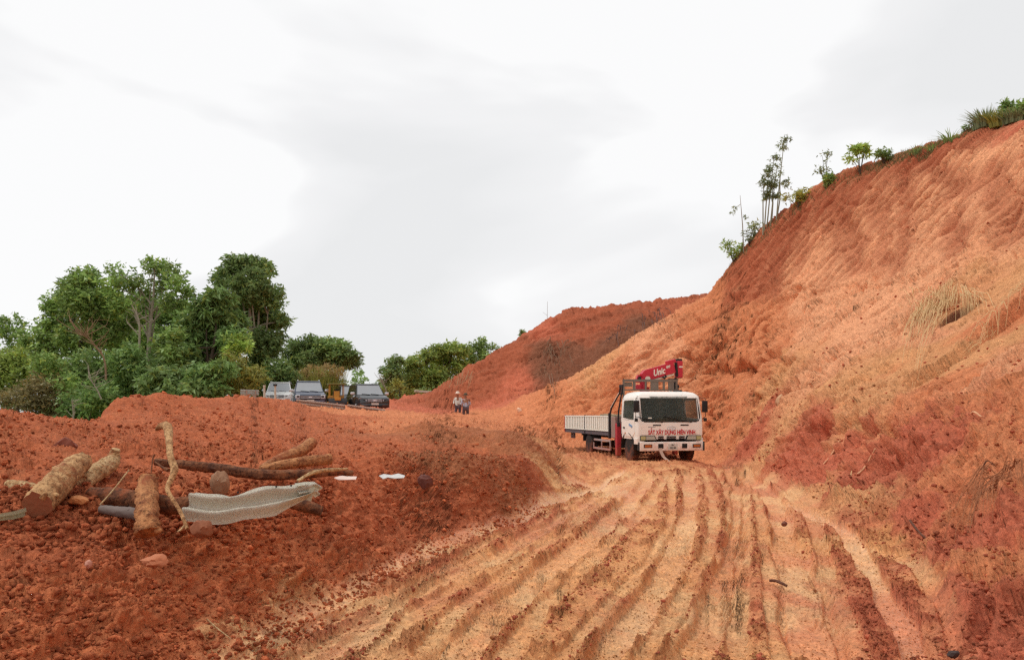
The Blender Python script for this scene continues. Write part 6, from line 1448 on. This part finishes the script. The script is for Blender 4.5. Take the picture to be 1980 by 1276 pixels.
tree('light_tree', 'light green tree right of the dark narrow tree', 800, 71, [(800, 702, 18), (828, 688, 16), (790, 728, 22), (820, 728, 26), (812, 752, 18), (785, 750, 16)], 'light', seed=8, dens=1.1, size=.26, trunk=(.14, .04))
tree('light_tree', 'middle light green tree of the right-hand group', 860, 73, [(850, 680, 16), (872, 676, 15), (892, 680, 16), (860, 705, 26), (850, 735, 26), (890, 712, 20), (878, 668, 8), (848, 757, 16)], 'light', seed=9, dens=1.1, size=.26, trunk=(.15, .04))
tree('light_tree', 'right-hand light green tree partly hidden by the red hill', 928, 75, [(925, 674, 16), (938, 688, 14), (952, 674, 7), (912, 695, 18), (965, 680, 6), (930, 662, 8)], 'mid', seed=10, dens=1.0, size=.24, trunk=(.12, .04))
# understory: bushes that close the wood below
BG = 'bushes under the left wood'
def bush(label, px, Y, blobs, kind, seed, dens=1.0, size=.24, gap=0.0, droop=.2, asp=2.2, name='bush', clump=.42):
    tree(name, label, px, Y, blobs, kind, seed=seed, dens=dens, size=size, gap=gap, trunk=(.06, .02), group=BG, droop=droop, asp=asp, cat='bush', clump=clump, ds=1.2)
bush('yellow green bush at the left edge above the mound', 20, 50, [(15, 705, 34), (45, 725, 34), (-10, 740, 36), (30, 690, 20)], 'light', 20)
bush('grey brown dry bush behind the left mound', 60, 46, [(50, 770, 34), (85, 750, 34), (20, 775, 28), (100, 785, 28), (70, 800, 24)], 'dry', 21, gap=.1, size=.18)
bush('green bush left of the dark hollow', 110, 48, [(110, 720, 36), (130, 752, 34), (90, 705, 26), (120, 790, 26)], 'mid', 22)
bush('dark bush filling the hollow behind the bank notch', 165, 44, [(150, 790, 34), (175, 815, 30), (135, 825, 26), (185, 770, 34), (205, 800, 26), (160, 850, 26)], 'deep', 23, dens=1.1)
bush('dark bush above the hollow under the wide tree', 200, 50, [(175, 712, 40), (205, 735, 38), (160, 740, 34), (220, 760, 30)], 'dark', 24)
bush('dark bush under the airy tree', 250, 49, [(245, 700, 38), (262, 738, 40), (235, 765, 34), (285, 720, 34), (270, 775, 30)], 'deep', 25)
bush('bright bush patch right of the pale trunk', 320, 50, [(315, 665, 22), (330, 690, 26), (340, 650, 18)], 'mid', 26, size=.28)
bush('leafy bush behind the highest mound', 320, 46, [(310, 745, 34), (345, 735, 34), (300, 775, 28), (335, 768, 30), (370, 760, 28)], 'dark', 27, size=.34, droop=.7)
bush('dark green bush left of the yellow bamboo', 395, 47, [(385, 735, 32), (415, 745, 32), (400, 775, 26), (430, 715, 22)], 'deep', 28, size=.3, droop=.5)
bush('yellow bamboo-like thicket under the tallest tree', 460, 48, [(450, 712, 28), (470, 740, 28), (445, 750, 24), (490, 725, 20)], 'yel', 29, asp=5, droop=.8, size=.34, name='bamboo_thicket')
bush('small lime green bush below the tallest tree crown', 458, 52, [(456, 660, 16), (470, 672, 14), (445, 680, 12)], 'lime', 30)
bush('dark bush between the bamboo thicket and the white car', 525, 58, [(520, 735, 24), (540, 715, 24), (545, 745, 20), (505, 752, 18), (560, 728, 18)], 'dark', 31)
bush('olive bush behind the navy pickup roof', 590, 62, [(580, 735, 20), (605, 742, 18), (560, 745, 16)], 'yel', 32)
bush('green bush behind the yellow machine', 640, 62, [(635, 742, 18), (620, 730, 16), (655, 755, 14)], 'light', 33)
bush('green roadside scrub right of the black off-road car', 775, 58, [(762, 760, 12), (785, 762, 12), (748, 755, 10), (805, 765, 12), (770, 742, 10)], 'yel', 34, size=.2)
bush('scrub at the foot of the right-hand trees', 845, 66, [(835, 762, 10), (860, 752, 12), (815, 762, 10)], 'mid', 35, size=.2)
r = np.random.RandomState(88); C_ = []
for a0, a1, t0, Y0 in ((-150, 130, 690, 88), (100, 330, 712, 92), (300, 560, 716, 95), (520, 700, 728, 98), (735, 960, 738, 100)):
    for k in range(int((a1-a0)*.9)):
        px_ = r.uniform(a0, a1); Y_ = Y0+r.uniform(-5, 5); top_ = t0+9*math.sin(px_*.06)+6*math.sin(px_*.17+1); p = W(px_, r.uniform(top_, 800), Y_); C_.append((p.x, p.y, p.z, r.uniform(.5, 1.1)))
V_, m2_, t2_ = leaves(r, np.array(C_), 26, .42, .2, 2); hu_ = np.repeat(.75+.5*r.rand(len(C_)), 26)*t2_
o = leaf_mesh('distant_wood', V_, m2_, np.stack([hu_, hu_, hu_], 1), LM['mid'], None); o['kind'] = 'stuff'; o['label'] = 'distant wood closing the view behind the nearer trees'
# dead twiggy shrubs and pale stems in the wood
def bare(label, q, Y, seed, w=3.0, mat=None, n=14, name='bare_tree', spread=1.0, group='bare stems in the wood'):
    r = random.Random(seed); P3 = [W(a, b, Y) for a, b in q]; o0 = P3[0].copy(); root = empty(name, o0, 0, label, 'bare tree', group)
    sm = [Vector(p) for p in crom([tuple(p) for p in P3], 4)]; k_ = w/2/FOC*Y
    MB().tube([p-o0 for p in sm], [k_*(1-.6*i/len(sm)) for i in range(len(sm))], 6).build('trunk', mat or M_trunk, root, 60)
    mb_ = MB()
    for k in range(n):
        i = r.randrange(len(sm)//3, len(sm)); p = sm[i]; e1 = p+Vector((r.uniform(-1, 1), r.uniform(-.4, .4), r.uniform(.1, 1.0)))*spread; e2 = e1+Vector((r.uniform(-.6, .6), r.uniform(-.3, .3), r.uniform(-.1, .6)))*spread
        mb_.tube([p-o0, e1-o0, e2-o0], [k_*.4, k_*.25, k_*.1], 4)
    mb_.build('limbs', mat or M_trunk, root)
bare('slim pale stem standing in the dark hollow behind the bank notch', [(141, 826), (142, 800), (139, 775)], 40, 1, 3.2, spread=.4)
bare('leaning pale stems on the right side of the dark hollow', [(196, 772), (186, 750), (170, 728)], 42, 2, 3, spread=.8)
bare('bare brown branches between the wide tree and the airy tree', [(205, 735), (200, 690), (170, 655), (150, 645)], 47, 3, 4, n=26, spread=1.2, mat=pmat('brown_twigs', (140, 112, 84), .9))
bare('pale thin forked trunk in front of the airy tree', [(268, 690), (270, 650), (268, 618), (255, 590)], 50, 4, 5, n=12, spread=1.0)
bare('thin twig tangle at the hill foot right of the off-road car', [(748, 762), (744, 748), (738, 735)], 50, 5, 3, n=12, spread=.45)
# pampas
def blades(root, o0, n, h_, w, spread, kind, seed, lean=.35, seg=3, name='blades'):
    r = np.random.RandomState(seed); V = []; T = []
    a = r.rand(n)*6.283; b0 = np.stack([np.cos(a), np.sin(a), 0*a], 1)*(r.rand(n)[:, None]*spread); hh = h_*(.55+.55*r.rand(n)); ln = lean*(.3+r.rand(n)); dr_ = np.stack([np.cos(a), np.sin(a), 0*a], 1)
    s_ = np.stack([-np.sin(a+r.rand(n)), np.cos(a), 0*a], 1)
    pts_ = [b0+np.array([0, 0, 1])*(hh*t_)[:, None]*(1-.25*ln*t_)[:, None]+dr_*(hh*ln*t_**2)[:, None] for t_ in np.linspace(0, 1, seg+1)]
    for k in range(seg):
        w0 = w*(1-k/seg)**.6; w1 = w*(1-(k+1)/seg)**.6+.002
        V.append(np.stack([pts_[k]-s_*w0, pts_[k]+s_*w0, pts_[k+1]+s_*w1, pts_[k+1]-s_*w1], 1)); T.append(.7+.6*r.rand(n))
    V = np.concatenate(V).reshape(-1, 3); T = np.concatenate(T); return leaf_mesh(name, V, len(T), np.stack([T, T, T*.95], 1), LM[kind], root)
for px, py, Y, hpx, lb in ((612, 748, 57, 42, 'tall tan plume grass clump behind the pickup roof'), (640, 745, 58, 38, 'tan plume grass clump above the yellow machine'), (592, 752, 60, 30, 'olive plume grass behind the pickup windscreen')):
    q = W(px, py, Y); ro = empty('plume_grass', (q.x, Y, 1.7), 0, lb, 'grass clump', 'plume grasses by the old road')
    hz = q.z+hpx/FOC*Y-1.7; blades(ro, ro.location, 380, hz, .035, .9, 'yel', int(px), .25); 
    V_, m2_, t2_ = leaves(np.random.RandomState(int(px)), np.array([[random.Random(k+px).uniform(-1, 1), random.Random(k+9).uniform(-.6, .6), hz*random.Random(k+77).uniform(.72, 1.0), .25] for k in range(26)]), 26, .22, -.8, 4)
    leaf_mesh('plumes', V_, m2_, np.repeat(t2_[:, None], 3, 1), LM['tan'], ro)
# ---- plants along the crest of the cut
CG = 'plants along the crest of the cut hill'
crx = np.array([(p[1]*0+CX+FOC*p[0]/p[1], p[1]) for p in crest1]); o_s = np.argsort(crx[:, 0])
def crest_at(px):
    """a point on the crest line of the cut, above the given column"""
    Y = float(np.interp(px, crx[o_s, 0], crx[o_s, 1])); X = (px-CX)/FOC*Y
    return Vector((X, Y+.15, zat(X, Y+.15)-.05))
def cplant(name, label, px, hpx, wpx, kind, seed, dens=1.0, size=.16, gap=.1, stem=.02, cat='shrub', asp=2.6, n_b=9, base_=None):
    r = random.Random(seed); p = base_ or crest_at(px); k = p.y/FOC; h_ = hpx*k; w = wpx*k/2
    root = empty(name, p, 0, label, cat, CG); mb_ = MB(); bl = []
    for i in range(n_b):
        f_ = r.uniform(.35, .92); q_ = p+Vector((r.uniform(-1, 1)*w*(1.1-f_*.6), r.uniform(-.4, .4)*w, h_*f_)); bl.append((q_.x, q_.y, q_.z, max(.10, w*.30)))
        mb_.tube([(0, 0, 0), (q_-p)*.5+Vector((0, 0, h_*.1)), q_-p], [stem, stem*.7, stem*.3], 5)
    mb_.build('stem', M_trunkd, root); crown(root, bl, p, kind, seed+200, dens*1.3, size, .1, asp, max(.16, w*.5), gap*.6, True); return root
cplant('shrub', 'low leafy shrub at the lowest end of the crest', 1420, 42, 44, 'mid', 1, 1.6, .16)
cplant('shrub', 'small dark shrub just left of the bamboo clump', 1450, 44, 40, 'grey', 2, 1.6, .15)
cplant('shrub', 'green shrub on the crest right of the bamboo clump', 1545, 36, 52, 'yel', 3, 1.8, .16)
cplant('sapling', 'wispy tall sapling halfway between bamboo and light green sapling', 1598, 78, 34, 'grey', 4, .7, .13, .45, cat='sapling', n_b=8)
cplant('shrub', 'small green shrub at the foot of the wispy sapling', 1606, 32, 20, 'mid', 5, 1.8, .14)
cplant('sapling', 'light green bushy sapling on the crest', 1666, 62, 44, 'lime', 6, 1.7, .18, .05, cat='sapling', n_b=8)
cplant('sapling', 'small dark sapling right of the light green sapling', 1712, 36, 30, 'dark', 7, 1.2, .14, .3, cat='sapling')
for px, h_, n_, kd, lb in ((1776, 17, 90, 'dark', 'low dark tuft two thirds up the crest'), (1812, 13, 70, 'mid', 'low green tuft above the dark tuft'), (1842, 22, 80, 'mid', 'short pointed tuft on the upper crest')):
    p = crest_at(px); ro = empty('grass_tuft', p, 0, lb, 'grass tuft', CG); blades(ro, p, n_, h_*p.y/FOC*1.2, .022, .30, kd, px, 1.0)
cplant('sapling', 'tiny lone sprout near the top of the crest', 1872, 18, 7, 'dark', 11, 1.2, .10, cat='sapling', n_b=3)
cplant('shrub', 'dark upright shrub behind the grass at the top right', 1956, 48, 30, 'dark', 12, 1.8, .18, n_b=6)
cplant('shrub', 'shrub at the right edge of the picture on the crest', 1985, 40, 40, 'mid', 13, 1.6, .18)
for px, h_, lb in ((1912, 34, 'long-bladed green grass clump near the top of the crest'), (1940, 30, 'second long-bladed grass clump beside the dark upright shrub'), (1968, 26, 'long-bladed grass clump at the right end of the crest')):
    p = crest_at(px); ro = empty('grass_clump', p, 0, lb, 'grass clump', CG); blades(ro, p, 420, h_*p.y/FOC*1.15, .03, .5, 'yel' if px == 1940 else 'grey', px, .8)
# bamboo clump
p = crest_at(1484); ro = empty('bamboo_clump', p, 0, 'clump of tall thin bare-stemmed bamboo on the crest', 'bamboo', CG); k = p.y/FOC; r = random.Random(5)
M_bam = pmat('grey_green_bamboo_cane', (148, 150, 126), .6, var=.2)
tops = [(1478, 338), (1487, 325), (1497, 300), (1503, 318), (1492, 340), (1517, 266), (1509, 330)]; bl = []
for i, (a, b) in enumerate(tops):
    bx_ = (1478+i*4.0-1484)*k; e_ = W(a, b, p.y)-p; MB().tube([(bx_, r.uniform(-.3, .3), -.2), (bx_*.9+e_.x*.35, 0, e_.z*.5), tuple(e_)], [.038, .030, .012], 6).build('cane', M_bam, ro)
    bl.append((e_.x, e_.y, e_.z-.15, .22))
    for q_ in range(2): bl.append((e_.x+r.uniform(-.35, .3), e_.y, e_.z-r.uniform(.3, 1.2), .16))
bl.append((W(1517, 270, p.y)-p)[:]+(.20,)); bl.append((W(1515, 285, p.y)-p)[:]+(.16,))
for zf in (.36, .50): 
    for q_ in range(5): bl.append(((1484+r.uniform(-8, 22)-1484)*k, 0, 5*zf+r.uniform(-.1, .1), .10))
crown(ro, bl, (0, 0, 0), 'grey', 77, 1.5, .15, .3, 3.2, .17, .0, True)
p = crest_at(1440); e_ = W(1431, 378, p.y)-p; ro = empty('dead_pole_tree', p, 0, 'single bare leaning stem left of the bamboo clump', 'bare tree', CG)
MB().tube([(0, 0, -.2), (e_.x*.35, 0, e_.z*.5), tuple(e_)], [.032, .025, .010], 6).build('trunk', M_trunk, ro); MB().tube([(e_.x*.9, 0, e_.z*.85), (e_.x*.9-.35, 0, e_.z*.85-.25)], [.012, .006], 5).build('limb', M_trunk, ro)
crown(ro, [(e_.x-.35, 0, e_.z*.70, .14), (e_.x-.2, 0, e_.z*.8, .12), (e_.x*.8+.3, 0, e_.z*.62, .08)], (0, 0, 0), 'grey', 78, .8, .13, .3, 3, .13, 0, True)
# sparse plants on the farther hill
q = W(1058, 622, 61.5); ro = empty('thin_pole_tree', q-Vector((0, 0, .4)), 0, 'hair-thin bare stem on the crest of the far red hill', 'bare tree', 'plants on the far red hill'); MB().tube([(0, 0, 0), (.02, 0, 2.0)], [.02, .01], 5).build('trunk', M_trunk, ro); MB().tube([(0, 0, .9), (-.35, 0, 1.15)], [.01, .006], 4).build('limb', M_trunk, ro)
q = W(1012, 650, 60.5); cplant('shrub', 'tiny tuft on the slope edge of the far red hill', 1012, 16, 16, 'dark', 31, 1.2, .12, base_=q-Vector((0, 0, .2)))['group'] = 'plants on the far red hill'

# thin fringe of grass and roots along the lip of the cut
V_ = []; r = np.random.RandomState(4); T_ = []
pxs = np.concatenate([r.uniform(1400, 1985, 1500), r.uniform(1690, 1985, 1700)]); Yc = np.interp(pxs, crx[o_s, 0], crx[o_s, 1])+r.uniform(-.25, .4, len(pxs)); Xc = (pxs-CX)/FOC*Yc
zc = land(Xc, Yc, False); n = len(pxs); den_ = gnoise(pxs*.03, pxs*0, 5)
hh = (.10+.28*r.rand(n)*np.clip(.5+den_, .15, 1.3)); a = r.rand(n)*6.28; w = .012+.02*r.rand(n)
p = np.stack([Xc, Yc, zc-.03], 1); s_ = np.stack([np.cos(a), np.sin(a)*.3, 0*a], 1)*w[:, None]; tip = p+np.stack([(r.rand(n)-.5)*hh*1.2, (r.rand(n)-.5)*hh, hh], 1)
V_ = np.stack([p-s_, tip, p+s_], 1).reshape(-1, 3); T1 = .55+.8*r.rand(n)
o = leaf_mesh('crest_grass', V_, n, np.stack([T1*1.1, T1, T1*.9], 1), LM['dry'], None); o['kind'] = 'stuff'; o['label'] = 'thin dry grass fringe along the lip of the cut hill'
print('LEAVES', LEAFN[0])
